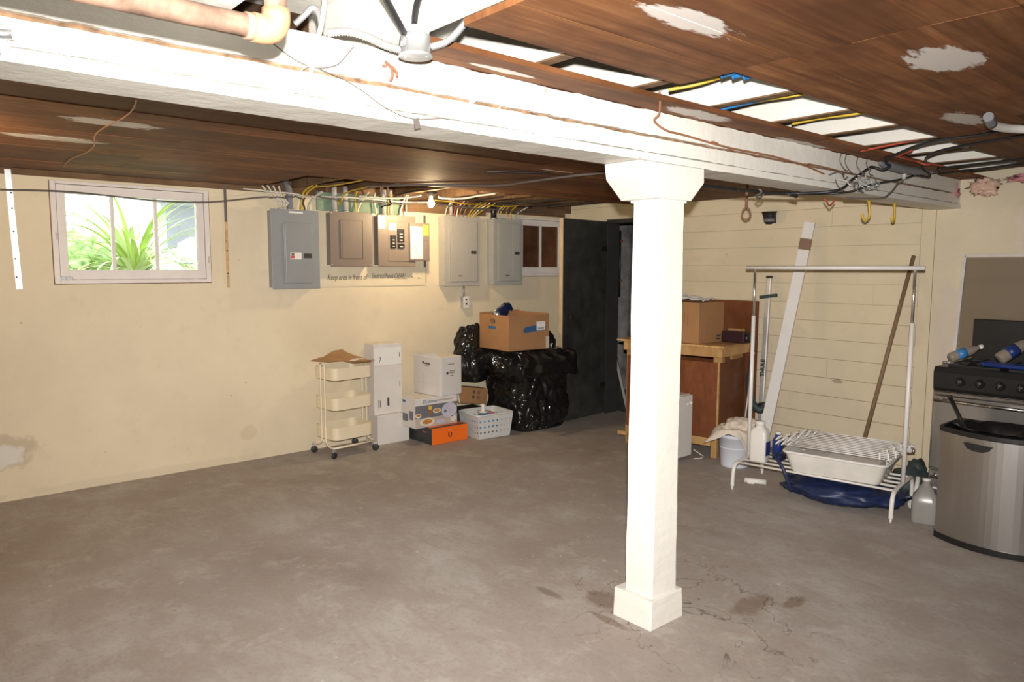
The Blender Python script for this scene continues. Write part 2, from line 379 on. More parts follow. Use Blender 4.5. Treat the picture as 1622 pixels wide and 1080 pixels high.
def text(name, body, size, loc, R, m, parent=None, shear=0., sx=1., center=False, world=True, bold=0.):
    cu = bpy.data.curves.new(name, 'FONT'); cu.body = body; cu.size = size; cu.shear = shear; cu.extrude = .0006
    if bold: cu.offset = bold
    if center: cu.align_x = 'CENTER'; cu.align_y = 'CENTER'
    t = bpy.data.objects.new(name, cu); COL.objects.link(t)
    bpy.context.view_layer.update()
    me = bpy.data.meshes.new_from_object(t.evaluated_get(bpy.context.evaluated_depsgraph_get()))
    bpy.data.objects.remove(t); bpy.data.curves.remove(cu)
    W = MAT.get(parent, Matrix.Identity(4)) if (parent and world) else Matrix.Identity(4)
    me.transform(W.inverted() @ Matrix.Translation(loc) @ R.to_4x4() @ Matrix.Diagonal((sx, 1, 1, 1)))
    me.name = name; me.materials.clear(); me.materials.append(M[m])
    o = bpy.data.objects.new(name, me); COL.objects.link(o)
    if parent: o.parent = parent
    MAT[o] = MAT.get(parent, Matrix.Identity(4)); return o
def wob_bar(x0, x1, y0, y1, z0, z1, n, amp, seed):
    """long bar along y with slightly ragged long edges"""
    rnd = random.Random(seed); mb = MB(); vs = []
    for i in range(n + 1):
        y = y0 + (y1 - y0) * i / n
        for x, z in ((x0, z0), (x1, z0), (x1, z1), (x0, z1)):
            vs.append((x + rnd.uniform(-amp, amp) * .06, y, z + rnd.uniform(-amp, amp) * .5 + amp * noise.noise(Vector((y * 9, z * 40, seed)))))
    fs = [(3, 2, 1, 0), tuple(n * 4 + i for i in range(4))]
    for i in range(n):
        fs += [(i * 4 + k, i * 4 + (k + 1) % 4, i * 4 + 4 + (k + 1) % 4, i * 4 + 4 + k) for k in range(4)]
    return mb.add(vs, fs)

# ------------------------------------------------------------------ the room shell
WA, WB, XR, YF, ZC = -5.8, 5.85, 2.6, -2.6, 2.42
tag(MB().bx(WA - .3, XR + .3, YF - .3, 7.6, -.12, 0).build('floor', 'floor'), 'stained grey-brown concrete floor', kind='structure')

# left wall with two window openings
W1 = (.876, 1.914, 1.453, 2.151); W2 = (4.778, 5.766, 1.485, 2.10); GP = .0055
wl = MB()
ys = [YF, W1[0], W1[1], W2[0], W2[1], WB]
for a, b, w in ((YF, W1[0] - GP, None), (W1[0] - GP, W1[1] + GP, W1), (W1[1] + GP, W2[0] - GP, None), (W2[0] - GP, W2[1] + GP, W2), (W2[1] + GP, WB + .2, None)):
    if w: wl.bx(WA - .2, WA, a, b, 0, w[2] - .0055); wl.bx(WA - .2, WA, a, b, w[3], 2.17)
    else: wl.bx(WA - .2, WA, a, b, 0, 2.17)
wall_left = tag(wl.build('wall_left', 'wall_left'), 'cream painted plaster basement wall', kind='structure')
sp = MB().bx(WA - .2, WA - .01, YF, WB + .2, 2.17, ZC); sp.build('sill_plate', 'joist_raw', wall_left)

# right wall: horizontal painted planks, a seam of vertical boards, then flat drywall
wall_right = struct('wall_right', (0, WB, 0), 'cream painted plank wall with a doorway')
b_ = MB(); b_.bx(-6.0, -5.24, WB + .018, WB + .16, 0, ZC); b_.bx(-5.24, -4.42, WB + .018, WB + .16, 2.08, ZC); b_.bx(-4.42, XR + .2, WB + .018, WB + .16, 0, ZC)
b_.build('backing', 'wall_right', wall_right, world=True)
zs = [0.0, .06, .215, .367, .52, .673, .832, .99, 1.142, 1.29, 1.449, 1.60, 1.754, 1.911, 2.06, 2.215, 2.30]
rp = random.Random(3)
for i in range(len(zs) - 1):
    segs = [(-5.79, -5.24), (-4.42, -3.2 + rp.uniform(-.5, .9)), None]
    segs[2] = (segs[1][1], -2.145)
    if i % 4 != 1: segs = [segs[0], (-4.42, -2.145)]
    if zs[i] >= 2.06: segs = [(-5.79, -3.6), (-3.6, -2.145)]
    for a, b in segs:
        dx = rp.uniform(-.004, .004)
        MB().bx(a + .001, b - .001, WB + dx, WB + .02, zs[i] + .0022, zs[i + 1] - .0022).build('plank', 'wall_right', wall_right, .002, True)
MB().bx(-2.143, -2.05, WB - .004, WB + .02, 0, 2.3).build('vertical_board', 'wall_right', wall_right, .002, True)
MB().bx(-2.047, XR, WB + .002, WB + .02, 0, 2.3).build('drywall', 'wall_flat', wall_right, 0, True)
tag(MB().bx(XR, XR + .2, YF, WB + .2, 0, ZC).build('wall_side', 'wall_plain'), kind='structure')
tag(MB().bx(WA - .2, XR + .2, YF - .2, YF, 0, ZC).build('wall_rear', 'wall_plain'), kind='structure')

# passage behind the doorway
pw = MB(); pw.bx(-7.4, -7.2, 6.06, 7.4, 0, ZC); pw.bx(-7.4, -3.7, 7.2, 7.4, 0, ZC); pw.bx(-3.9, -3.7, WB + .16, 7.2, 0, ZC); pw.bx(-7.2, -3.9, WB + .16, 7.2, 2.3, ZC); pw.bx(-7.4, -6.0, WB + .02, 6.06, 0, ZC)
tag(pw.build('wall_passage', 'passage'), 'dark grey concrete passage behind the doorway', kind='structure')
tag(MB().bx(-7.4, -6.1, WB, 7.4, -.12, 0).build('floor_passage', 'floor'), 'passage floor', kind='structure')
t = thing('wall_pipe', 'thin black pipe running down the concrete behind the doorway', 'pipe', (-6.21, 7.17, 0))
MB().tube([(-6.21, 7.17, 1.2), (-6.21, 7.17, 2.05)], .014).build('pipe', 'black', t, world=True)
for z in (1.4, 1.9): MB().bx(-6.235, -6.185, 7.16, 7.2, z, z + .03).build('clip', 'rust', t, world=True)
t = thing('leaning_board', 'dark triangular board standing in the doorway', 'board', (-5.3, 6.06, 0))
MB().prism([(-5.55, 0), (-5.10, 0), (-5.305, .66), (-5.38, .90), (-5.55, .90)], lambda u, v, w: (u, w, v), 6.065, 6.09).build('panel', 'door_dark', t, world=True)
MB().bar((-5.095, 6.058, .0), (-5.308, 6.058, .67), .012, .026).build('pale_edge', 'conduit_grey', t, world=True)

# door leaf, hinged at the doorway and standing open along the left wall
dr = struct('door_1', (-5.235, 5.84, 0), 'dark charcoal plank door standing open')
hx, hy = -5.235, 5.84; fx, fy = -5.160, 5.10
dd = Vector((fx - hx, fy - hy, 0)); L = dd.length; dd.normalize(); dn = Vector((dd.y, -dd.x, 0))
if dn.x < 0: dn = -dn
def dpt(u, w, z): return Vector((hx, hy, 0)) + dd * u + dn * w + Vector((0, 0, z))
def dbox(u0, u1, w0, w1, z0, z1):
    m = MB(); vs = [dpt(u, w, z) for u in (u0, u1) for w in (w0, w1) for z in (z0, z1)]
    return m.add(vs, [(0, 1, 3, 2), (4, 6, 7, 5), (0, 4, 5, 1), (2, 3, 7, 6), (0, 2, 6, 4), (1, 5, 7, 3)])
dbox(0, L - .008, -.04, 0, .015, 2.06).build('leaf', 'door_dark', dr, .002, True)
dbox(L - .008, L, -.042, .001, .015, 2.06).build('edge_strip', 'door_edge', dr, 0, True)
hd = MB().tube(smooth_pts([dpt(L - .09, .002, .98), dpt(L - .09, .035, .99), dpt(L - .09, .045, 1.04), dpt(L - .09, .035, 1.09), dpt(L - .09, .002, 1.10)]), .007).build('handle', 'black', dr, world=True)
for z in (.30, 1.75): dbox(.0, .10, .0005, .004, z, z + .05).build('hinge', 'black', dr, 0, True)
jm = MB(); jm.bx(-5.245, -5.225, WB - .015, WB + .17, 0, 2.08); jm.bx(-5.225, -4.46, WB - .015, WB + .17, 2.04, 2.08); jm.bx(-4.46, -4.42, WB - .015, WB + .17, 0, 2.08)
tag(jm.build('trim_1', 'jamb_dark'), 'dark door frame around the doorway', kind='structure')

# windows
def window(name, w, x, cols, pane, label, dep=.045):
    y0, y1, z0, z1 = w; t = struct(name, (x, (y0 + y1) / 2, z0), label)
    f = MB(); fw = .034
    f.bx(x - .10, x + .012, y0, y0 + fw, z0, z1); f.bx(x - .10, x + .012, y1 - fw, y1, z0, z1); f.bx(x - .10, x + .012, y0 + fw, y1 - fw, z1 - fw * .6, z1); f.bx(x - .10, x + .02, y0 + fw, y1 - fw, z0, z0 + fw * .75)
    f.build('window_frame', 'sash', t, .003, True)
    a0, a1, b0, b1 = y0 + fw + .003, y1 - fw - .003, z0 + fw * .75 + .003, z1 - fw * .6 - .003
    f2 = MB(); f2.bx(x - .10, x - .06, y0 + fw, y0 + fw + .02, z0 + .02, z1 - .02); f2.bx(x - .10, x - .06, y1 - fw - .02, y1 - fw, z0 + .02, z1 - .02); f2.bx(x - .10, x - .06, y0 + fw + .02, y1 - fw - .02, z0 + .02, z0 + .055); f2.bx(x - .10, x - .06, y0 + fw + .02, y1 - fw - .02, z1 - .05, z1 - .02); f2.build('stop_bead', 'sash', t, 0, True)
    g_ = MB(); e_ = .005
    for q0, q1, q2, q3 in ((y0 - e_, y0, z0 - e_, z1), (y1, y1 + e_, z0 - e_, z1), (y0, y1, z0 - e_, z0)): g_.bx(x - .02, x + .002, q0, q1, q2, q3)
    g_.build('frame_gap', 'crack', t, 0, True)
    s = MB(); sw = .052; bt = .065
    s.bx(x - .05, x, a0, a0 + sw, b0, b1); s.bx(x - .05, x, a1 - sw, a1, b0, b1); s.bx(x - .05, x, a0 + sw, a1 - sw, b0, b0 + bt); s.bx(x - .05, x, a0 + sw, a1 - sw, b1 - sw * 1.15, b1)
    s.build('sash', 'sash', t, .003, True)
    p0, p1 = a0 + sw, a1 - sw; pw_ = (p1 - p0) / cols
    for i in range(cols):
        if i: MB().bx(x - .045, x - .006, p0 + i * pw_ - .011, p0 + i * pw_ + .011, b0 + bt, b1 - sw * 1.15).build('glazing_bar', 'sash', t, .003, True)
        MB().bx(x - .030, x - .026, p0 + i * pw_ + (.011 if i else 0), p0 + (i + 1) * pw_ - (.011 if i < cols - 1 else 0), b0 + bt, b1 - sw * 1.15).build('pane', pane, t, 0, True)
    return t
w1 = window('window_1', W1, WA, 3, 'glass', 'three-pane white sash window onto a garden')
lt = MB(); lt.bx(WA, WA + .012, .905, .985, 1.478, 1.50); lt.bx(WA + .012, WA + .02, .915, .94, 1.474, 1.505); lt.build('latch', 'galv_dull', w1, .002, True)
for y, z in ((.90, 1.75), (1.90, 1.60)): MB().bx(WA + .010, WA + .016, y - .006, y + .006, z, z + .05).build('hinge', 'sash_dirty', w1, 0, True)
w2 = window('window_2', W2, WA, 3, 'brown_pane', 'white sash window boarded brown behind the glass')

# ------------------------------------------------------------------ ceiling: subfloor, joists and boards
ceil = struct('ceiling', (0, 0, 2.2), 'brown ceiling boards on joists with open gaps')
MB().bx(-2.4, XR + .2, YF - .2, WB + .2, ZC, ZC + .04).build('painted_subfloor', 'paint_joist', ceil, 0, True)
MB().bx(WA - .2, -2.4, YF - .2, WB + .2, ZC, ZC + .04).build('raw_subfloor', 'joist_raw', ceil, 0, True)
jy = [1.17 + .48 * k for k in range(-7, 10)]
for y in jy:
    MB().bx(WA, -2.4, y - .022, y + .022, 2.222, ZC).build('joist', 'joist_raw', ceil, .002, True)
    MB().bx(-2.4, XR, y - .022, y + .022, 2.228, ZC).build('joist', 'paint_joist', ceil, .002, True)
    MB().bx(-2.4, XR, y - .022, y + .022, 2.222, 2.2278).build('joist_edge', 'joist_raw' if y > 1.5 else 'paint_joist', ceil, 0, True)
rb = random.Random(11)
def board(x0, x1, y0, y1, m):
    dz = rb.uniform(-.0015, .0015); g = .0007
    mb = MB(); tw = rb.uniform(-.001, .001)
    vs = [(x, y, z + (tw if x > (x0 + x1) / 2 else -tw)) for x in (x0 + g, x1 - g) for y in (y0 + g * .5, y1 - g * .5) for z in (2.2 + dz, 2.2195)]
    mb.add(vs, [(0, 1, 3, 2), (4, 6, 7, 5), (0, 4, 5, 1), (2, 3, 7, 6), (0, 2, 6, 4), (1, 5, 7, 3)])
    mb.build('ceiling_board', m, ceil, 0, True)
LX = [-2.08, -2.287, -2.493, -2.70, -2.907, -3.113, -3.32, -3.54, -3.76, -3.98, -4.20, -4.42, -4.60, -4.78, -5.0, -5.22, -5.44, -5.66]
for i in range(len(LX) - 1):
    far = LX[i + 1] > -4.79
    end = WB if far else 2.25
    cuts = [YF] + sorted(rb.sample([j for j in jy if -2 < j < end - .6], 3 if far else 2)) + [end]
    for a, b in zip(cuts[:-1], cuts[1:]): board(LX[i + 1], LX[i], a, b, 'board_left')
board(-1.97, -1.76, 1.19, 3.59, 'board_right'); board(-1.97, -1.76, 3.59, WB, 'board_right')
board(-1.58, -1.37, 1.19, 2.12, 'board_right')
RX = [-1.37, -1.17, -.98, -.78, -.58, -.38, -.18, .02, .24, .46, .68, .9, 1.12, 1.34, 1.56, 1.78, 2.0, 2.22, 2.44, 2.6]
for i in range(len(RX) - 1):
    st = 1.19 if RX[i] < .1 else YF
    cuts = [st, 2.1] + ([rb.choice([3.57, 4.05, 4.53])] if i else [4.05]) + [WB]
    for a, b in zip(cuts[:-1], cuts[1:]): board(RX[i], RX[i + 1], a, b, 'board_right')

# ------------------------------------------------------------------ beam and column
bm_ = thing('ceiling_beam', 'white painted built-up timber beam with a split along its face', 'beam', (-1.99, 2.2, 2.0))
wob_bar(-2.08, -1.893, YF, WB, 2.0, 2.030, 90, .0016, 1).build('bottom_board', 'beam', bm_, 0, True)
wob_bar(-2.08, -1.900, YF, WB, 2.0355, 2.094, 260, .0035, 2).build('middle_timber', 'beam', bm_, 0, True)
wob_bar(-2.08, -1.903, YF, WB, 2.107, 2.199, 260, .004, 3).build('top_timber', 'beam', bm_, 0, True)
MB().bx(-2.06, -1.93, YF, WB, 2.02, 2.045).build('core', 'beam', bm_, 0, True)
MB().bx(-2.07, -1.918, YF, WB, 2.085, 2.115).build('split', 'crack', bm_, 0, True)
MB().bx(-2.06, -1.985, YF, WB, 2.199, 2.222).build('packing', 'joist_raw', bm_, 0, True)

cl = thing('support_column', 'white painted square concrete post with flared cap and footing block', 'column', (-1.98, 2.53, 0))
def shaft(x0, x1, y0, y1, z0, z1, nz, amp, seed):
    m = MB(); rr = random.Random(seed); per = 8; vs = []
    for j in range(nz + 1):
        z = z0 + (z1 - z0) * j / nz; ta = 1 - .03 * j / nz
        ch = .005
        pts = [(x0 + ch, y0), (x1 - ch, y0), (x1, y0 + ch), (x1, y1 - ch), (x1 - ch, y1), (x0 + ch, y1), (x0, y1 - ch), (x0, y0 + ch)]
        for q, (x, y) in enumerate(pts):
            d = noise.noise(Vector((x * 7, y * 7, z * 2.6 + seed))) * amp + rr.uniform(-amp, amp) * .15
            cx, cy = (x0 + x1) / 2, (y0 + y1) / 2; v = Vector((x - cx, y - cy, 0)) * ta; v += v.normalized() * d
            vs.append((cx + v.x, cy + v.y, z))
    fs = [(j * per + k, j * per + (k + 1) % per, (j + 1) * per + (k + 1) % per, (j + 1) * per + k) for j in range(nz) for k in range(per)]
    fs += [tuple(reversed(range(per))), tuple(nz * per + k for k in range(per))]
    return m.add(vs, fs)
shaft(-2.056, -1.902, 2.446, 2.614, .10, 1.86, 60, .005, 5).build('shaft', 'column', cl, 0, True)
shaft(-2.10, -1.884, 2.418, 2.652, 0, .132, 6, .006, 9).build('footing', 'column', cl, .018, True)
MB().prism([(2.295, 1.999), (2.727, 1.999), (2.729, 1.938), (2.638, 1.856), (2.402, 1.856), (2.307, 1.934)], lambda u, v, w: (w, u, v), -2.082, -1.890).build('cap', 'column', cl, .004, True)
MB().bx(-2.06, -1.90, 2.44, 2.62, 1.846, 1.858).build('cap_bed', 'column', cl, .003, True)

# ------------------------------------------------------------------ pipework, boxes and cables on the beam
t = thing('drain_pipe', 'fat copper drain pipe with an elbow hanging before the beam', 'pipe', (-1.34, .3, 2.0))
MB().tube([(-1.34, -1.6, 1.998), (-1.34, .532, 2.002)], .0205, 20).build('pipe', 'copper_pipe', t, world=True)
MB().tube([(-1.34, .518, 2.002), (-1.34, .537, 2.002)], .0235, 20).build('collar', 'copper_pipe', t, world=True)
el = [(-1.34, .532, 2.002)] + [(-1.34, .553 + .024 * math.sin(a), 2.026 - .024 * math.cos(a)) for a in [math.radians(x) for x in range(0, 91, 15)]] + [(-1.34, .577, 2.042)]
MB().tube(el, .0255, 20).build('elbow', 'copper_elbow', t, world=True)
MB().tube([(-1.34, .577, 2.038), (-1.34, .577, ZC - .001)], .0205, 20).build('riser', 'copper_pipe', t, world=True)

jb = thing('junction_box', 'round galvanized junction box hanging under the white joists', 'junction box', (-1.74, 1.145, 2.15))
MB().lathe([(0, .052), (.040, .052), (.042, .045), (.042, 0), (.046, 0), (.046, -.004), (0, -.004)], (-1.74, 1.145, 2.152), 28).build('drum', 'galv_dull', jb, world=True)
MB().lathe([(0, -.006), (.047, -.006), (.047, -.0045), (0, -.0045)], (-1.74, 1.145, 2.152), 28).build('cover', 'galv_dull', jb, world=True)
MB().lathe([(0, 0), (.014, 0), (.014, .008), (0, .010)], (-1.74 + .010, 1.145 - .042, 2.178), 14, Matrix.Rotation(math.radians(90), 3, 'X')).build('knockout', 'galv', jb, world=True)
MB().lathe([(0, 0), (.012, 0), (.012, .018), (0, .018)], (-1.742, 1.140, 2.204), 12).build('connector', 'pvc', jb, world=True)
for dx, dy in ((.025, .02), (-.02, -.02)): MB().lathe([(0, -.009), (.004, -.008), (.004, -.006)], (-1.74 + dx, 1.145 + dy, 2.152), 8).build('screw', 'galv', jb, world=True)
MB().bx(-1.77, -1.71, 1.12, 1.17, 2.204, 2.222).build('hanger_block', 'paint_joist', jb, world=True)
def flex(name, label, pts, r):
    P = smooth_pts(pts, 14); lay(P, r * 1.16); rr = [r * (1 + (.16 if i % 2 else -.12)) for i in range(len(P))]
    return tag(MB().tube(P, rr, 10).build(name, 'galv_dull'), label, 'conduit')
flex('flexible_conduit', 'ribbed metal conduit curving along the beam into the round junction box', [(-1.885, .955, 2.205), (-1.86, 1.00, 2.212), (-1.83, 1.05, 2.200), (-1.79, 1.085, 2.175), (-1.765, 1.115, 2.165)], .0105)
flex('flexible_conduit', 'short ribbed metal conduit leaving the junction box towards the ceiling boards', [(-1.715, 1.18, 2.175), (-1.68, 1.205, 2.185), (-1.64, 1.215, 2.205), (-1.60, 1.225, 2.235)], .009)
flex('flexible_conduit', 'bent ribbed conduit stub on the white joist behind the copper riser', [(-1.93, .885, 2.225), (-1.90, .90, 2.245), (-1.885, .915, 2.262), (-1.90, .94, 2.25), (-1.92, .955, 2.222)], .008)
wire('cable', 'thick black cable dropping onto the left of the round junction box', [(-1.42, .78, 2.36), (-1.60, .93, 2.285), (-1.69, 1.04, 2.235), (-1.735, 1.11, 2.195)], .009, 'wire_black')
wire('cable', 'thick black cable dropping onto the top connector of the round junction box', [(-1.36, 1.03, 2.39), (-1.52, 1.06, 2.315), (-1.66, 1.10, 2.26), (-1.735, 1.138, 2.222)], .009, 'wire_black')
wire('cable', 'white cable hanging loose in front of the beam', [(-1.76, .90, 2.40), (-1.82, .915, 2.25), (-1.855, .912, 2.17), (-1.868, .903, 2.11), (-1.872, .89, 2.06), (-1.868, .878, 2.043)], [.0065] * 26, 'wire_white')
wire('wire', 'thin grey wire looped across the beam near the hanging white cable', [(-1.885, .80, 2.148), (-1.885, .86, 2.118), (-1.883, .92, 2.107), (-1.885, .98, 2.125), (-1.885, 1.01, 2.155), (-1.885, 1.035, 2.185)], .0017, 'wire_grey', cat='wire')
wire('wire', 'thin grey wire sagging along the beam to a small tag', [(-1.885, .91, 2.105), (-1.885, .96, 2.100), (-1.885, 1.01, 2.088), (-1.885, 1.065, 2.066), (-1.882, 1.12, 2.037), (-1.880, 1.18, 2.017), (-1.880, 1.24, 2.013), (-1.884, 1.30, 2.023), (-1.885, 1.345, 2.030)], .0016, 'wire_grey', cat='wire')
wire('wire', 'bent white wire end beneath the hanging white cable', [(-1.87, .915, 2.106), (-1.87, .885, 2.098), (-1.868, .868, 2.085), (-1.868, .868, 2.06), (-1.868, .878, 2.043)], .0018, 'wire_white', cat='wire')
wire('wire', 'white wire curving along the beam past the grey tag', [(-1.884, 1.345, 2.03), (-1.884, 1.44, 2.040), (-1.884, 1.52, 2.065), (-1.886, 1.58, 2.105), (-1.888, 1.60, 2.135)], .0018, 'wire_white', cat='wire')
tag(MB().box((-1.878, 1.238, 2.0), (.004, .020, .030), Matrix.Rotation(.25, 3, 'X')).build('metal_tag', 'strap_dark'), 'small dark tag hanging on the sagging wire', 'tag')
ck = thing('pipe_hook', 'small rusty forked hook screwed to the beam under the junction box', 'hook', (-1.885, 1.15, 2.14))
MB().tube(smooth_pts([(-1.895, 1.143, 2.165), (-1.875, 1.150, 2.145), (-1.875, 1.153, 2.122), (-1.872, 1.145, 2.108)]), .0045, 8).build('hook_arm', 'rust', ck, world=True)
MB().tube(smooth_pts([(-1.875, 1.150, 2.15), (-1.872, 1.165, 2.135), (-1.872, 1.168, 2.122)]), .0045, 8).build('hook_arm', 'rust', ck, world=True)
MB().tube([(-1.895, 1.135, 2.152), (-1.873, 1.131, 2.147)], .004, 8).build('hook_spur', 'rust', ck, world=True)
t = thing('pipe_clamp', 'shiny metal clamp bracket on the beam face', 'bracket', (-1.89, .205, 2.03))
MB().bx(-1.897, -1.880, .190, .228, 2.018, 2.072).build('plate', 'galv', t, .003, True)
MB().tube([(-1.888, .185, 2.05), (-1.868, .234, 2.05)], .010, 12).build('barrel', 'galv', t, world=True)
MB().lathe([(0, 0), (.004, 0), (.004, .004), (0, .005)], (-1.892, .21, 2.012), 10, Matrix.Rotation(math.radians(90), 3, 'Y')).build('screw', 'galv', t, world=True)
t = thing('nail_hook', 'small white painted knob hook on the beam split', 'hook', (-1.89, 1.46, 2.10))
MB().tube(smooth_pts([(-1.905, 1.46, 2.10), (-1.885, 1.46, 2.098), (-1.880, 1.462, 2.108), (-1.882, 1.458, 2.118)]), .005, 8).build('hook_arm', 'beam', t, world=True)
MB().lathe([(0, 0), (.010, 0), (.008, .006), (0, .008)], (-1.90, 1.46, 2.10), 10, Matrix.Rotation(math.radians(90), 3, 'Y')).build('hook_base', 'beam', t, world=True)

SLEEVE = smooth_pts([(-1.84, 4.35, 2.172), (-1.83, 4.45, 2.166), (-1.82, 4.65, 2.160), (-1.80, 4.85, 2.164), (-1.78, 5.0, 2.172)], 4)
SLEEVE_R = [.008, .012, .018, .022, .025, .026, .026, .026, .026, .025, .024, .022, .02, .017, .013, .01, .008]
for p_, q_ in zip(SLEEVE, SLEEVE_R): LAID.append((p_, q_))
lay(SLEEVE, .018)
lay([(-1.82, 4.66, 2.15), (-1.825, 4.665, 2.10)], .016)
lay(smooth_pts([(-.972, 3.235, 2.15), (-.985, 3.33, 2.135), (-.985, 3.48, 2.14), (-.95, 3.62, 2.147), (-.86, 3.80, 2.155), (-.72, 3.98, 2.175)]), .018)
# copper-coloured wire and the messy bundle further along
wire('wire', 'brown twisted wire hanging out of the ceiling gap and along the beam', [(-1.76, 2.24, 2.225), (-1.78, 2.27, 2.205), (-1.83, 2.33, 2.17), (-1.885, 2.37, 2.155), (-1.885, 2.45, 2.128), (-1.885, 2.57, 2.124), (-1.885, 2.90, 2.108), (-1.885, 3.28, 2.108), (-1.884, 3.6, 2.09), (-1.884, 3.79, 2.068)], .0045, 'wire_copper', cat='wire')
wire('wire', 'second brown wire twisted along the middle of the beam', [(-1.886, 2.75, 2.118), (-1.885, 3.0, 2.10), (-1.885, 3.3, 2.100), (-1.884, 3.7, 2.105), (-1.884, 4.1, 2.095)], .003, 'wire_copper', cat='wire')
wire('cable', 'black cable under the beam rising over its face to the ceiling gap', [(-2.19, 2.65, 1.985), (-2.19, 3.08, 1.985), (-2.16, 3.55, 1.982), (-2.09, 3.80, 1.982), (-1.872, 3.91, 1.988), (-1.866, 4.08, 2.06), (-1.87, 4.25, 2.125), (-1.86, 4.38, 2.18), (-1.70, 4.22, 2.19), (-1.42, 3.92, 2.19), (-1.18, 3.88, 2.188), (-.9, 3.72, 2.188), (-.3, 3.5, 2.188)], .008, 'wire_black')
wire('cable', 'black cable crossing the beam lower down and running under the right ceiling', [(-2.15, 3.4, 1.979), (-2.06, 3.9, 1.984), (-1.870, 4.03, 1.988), (-1.868, 4.35, 2.055), (-1.865, 4.65, 2.10), (-1.86, 4.9, 2.15), (-1.75, 4.75, 2.187), (-1.52, 4.27, 2.187), (-1.1, 4.05, 2.187), (-.3, 3.75, 2.187)], .007, 'wire_black')
wire('cable', 'black cable along the far end of the ceiling gap', [(-1.84, 5.0, 2.19), (-1.6, 4.95, 2.188), (-1.27, 4.88, 2.187), (-.7, 4.75, 2.187), (0, 4.6, 2.187)], .008, 'wire_black')
wire('cable', 'dark cable beside the far end of the ceiling gap', [(-1.84, 5.25, 2.188), (-1.5, 5.15, 2.186), (-1.1, 4.98, 2.186), (-.4, 4.8, 2.186)], .007, 'wire_black')
wire('cable', 'dark cable drooping from the ceiling strip across the beam', [(-1.84, 4.75, 2.185), (-1.868, 4.72, 2.12), (-1.87, 4.66, 2.06), (-1.875, 4.58, 2.01), (-1.885, 4.48, 1.985), (-2.0, 4.28, 1.984)], .006, 'wire_grey')
wire('cable', 'yellow cable across the first joist gap beside the ceiling strip', [(-1.74, 2.27, 2.235), (-1.66, 2.33, 2.25), (-1.58, 2.36, 2.265)], .007, 'wire_yellow')
for k, (y, z, lab) in enumerate(((2.75, 2.245, 'yellow cable deep in the second joist gap'), (3.25, 2.24, 'yellow cable deep in the third joist gap'), (4.05, 2.235, 'yellow cable near the far end of the ceiling gap'))):
    wire('cable', lab, [(-1.78, y, z), (-1.65, y + .02, z + .01), (-1.5, y + .01, z + .003), (-1.38, y + .06, z + .02), (-1.28, y + .07, z + .03)], .006, 'wire_yellow')
for k, (y, z, lab) in enumerate(((2.70, 2.262, 'dark blue cable upper of two in the second joist gap'), (2.73, 2.252, 'dark blue cable lower of two in the second joist gap'))):
    wire('cable', lab, [(-1.80, y - .03, z - .02), (-1.62, y, z - .003), (-1.45, y + .03, z + .018), (-1.30, y + .05, z + .03)], .006, 'wire_blue')
wire('cable', 'orange-red wire at the far end of the ceiling gap', [(-1.80, 4.02, 2.20), (-1.65, 4.03, 2.215), (-1.5, 4.05, 2.23)], .006, 'wire_red')
wire('cable', 'thin orange-red wire along the far ceiling strip', [(-1.74, 4.2, 2.195), (-1.73, 4.6, 2.193), (-1.7, 4.9, 2.192)], .005, 'wire_red')
for k in range(3):
    t = thing('blue_pipe', 'short blue plastic pipe end tucked behind the ceiling boards', 'pipe', (-1.42 + k * .045, 2.24 + k * .02, 2.235), 0, 'blue pipe ends in the ceiling gap')
    MB().tube([(-1.49 + k * .019, 2.235 + k * .040, 2.236), (-1.40 + k * .019, 2.262 + k * .040, 2.252)], .014, 10).build('pipe', 'wire_blue', t, world=True)
    MB().tube([(-1.492 + k * .019, 2.234 + k * .040, 2.2357), (-1.488 + k * .019, 2.2355 + k * .040, 2.2364)], .0155, 10).build('rim', 'wire_blue', t, world=True)
t = thing('wire_tangle', 'grey tangle of twisted wires and ties on the beam face', 'wires', (-1.88, 4.1, 2.06))
rt_ = random.Random(5)
for k in range(9):
    y = 3.85 + k * .055; z = 2.03 + rt_.uniform(0, .06)
    MB().tube(route(smooth_pts([(-1.886, y, z), (-1.868, y + rt_.uniform(.02, .08), z + rt_.uniform(-.02, .03)), (-1.865, y + rt_.uniform(.08, .13), z + rt_.uniform(-.04, .03)), (-1.886, y + .16, z + rt_.uniform(-.02, .02))]), .0035, .006), .0035, 6).build('wire_loop', rt_.choice(['wire_grey', 'conduit_grey', 'galv_dull']), t, world=True)
for k, (y, h) in enumerate(((3.98, .09), (4.04, .10), (4.18, .10), (4.30, .09))):
    MB().tube(route(smooth_pts([(-1.885, y, 2.195), (-1.878, y - .03, 2.15), (-1.872, y + .01, 2.11), (-1.875, y + .06, 2.195 - h)]), .0028, .003), .0028, 6).build('wire_end', 'wire_grey', t, world=True)
wire('wire', 'thin wire loop dangling below the tangle on the beam', [(-1.845, 3.84, 2.04), (-1.842, 3.87, 2.005), (-1.840, 3.95, 1.985), (-1.840, 4.06, 2.0), (-1.842, 4.11, 2.035)], .0025, 'wire_grey', cat='wire')
t = thing('cable_box', 'dark grey cable splice sleeve above the beam end', 'splice', (-1.82, 4.6, 2.17))
MB().tube(SLEEVE, SLEEVE_R, 10).build('sleeve', 'conduit_dark', t, world=True)
MB().tube([(-1.82, 4.66, 2.15), (-1.825, 4.665, 2.105)], [.013, .011], 10).build('plug', 'conduit_grey', t, world=True)
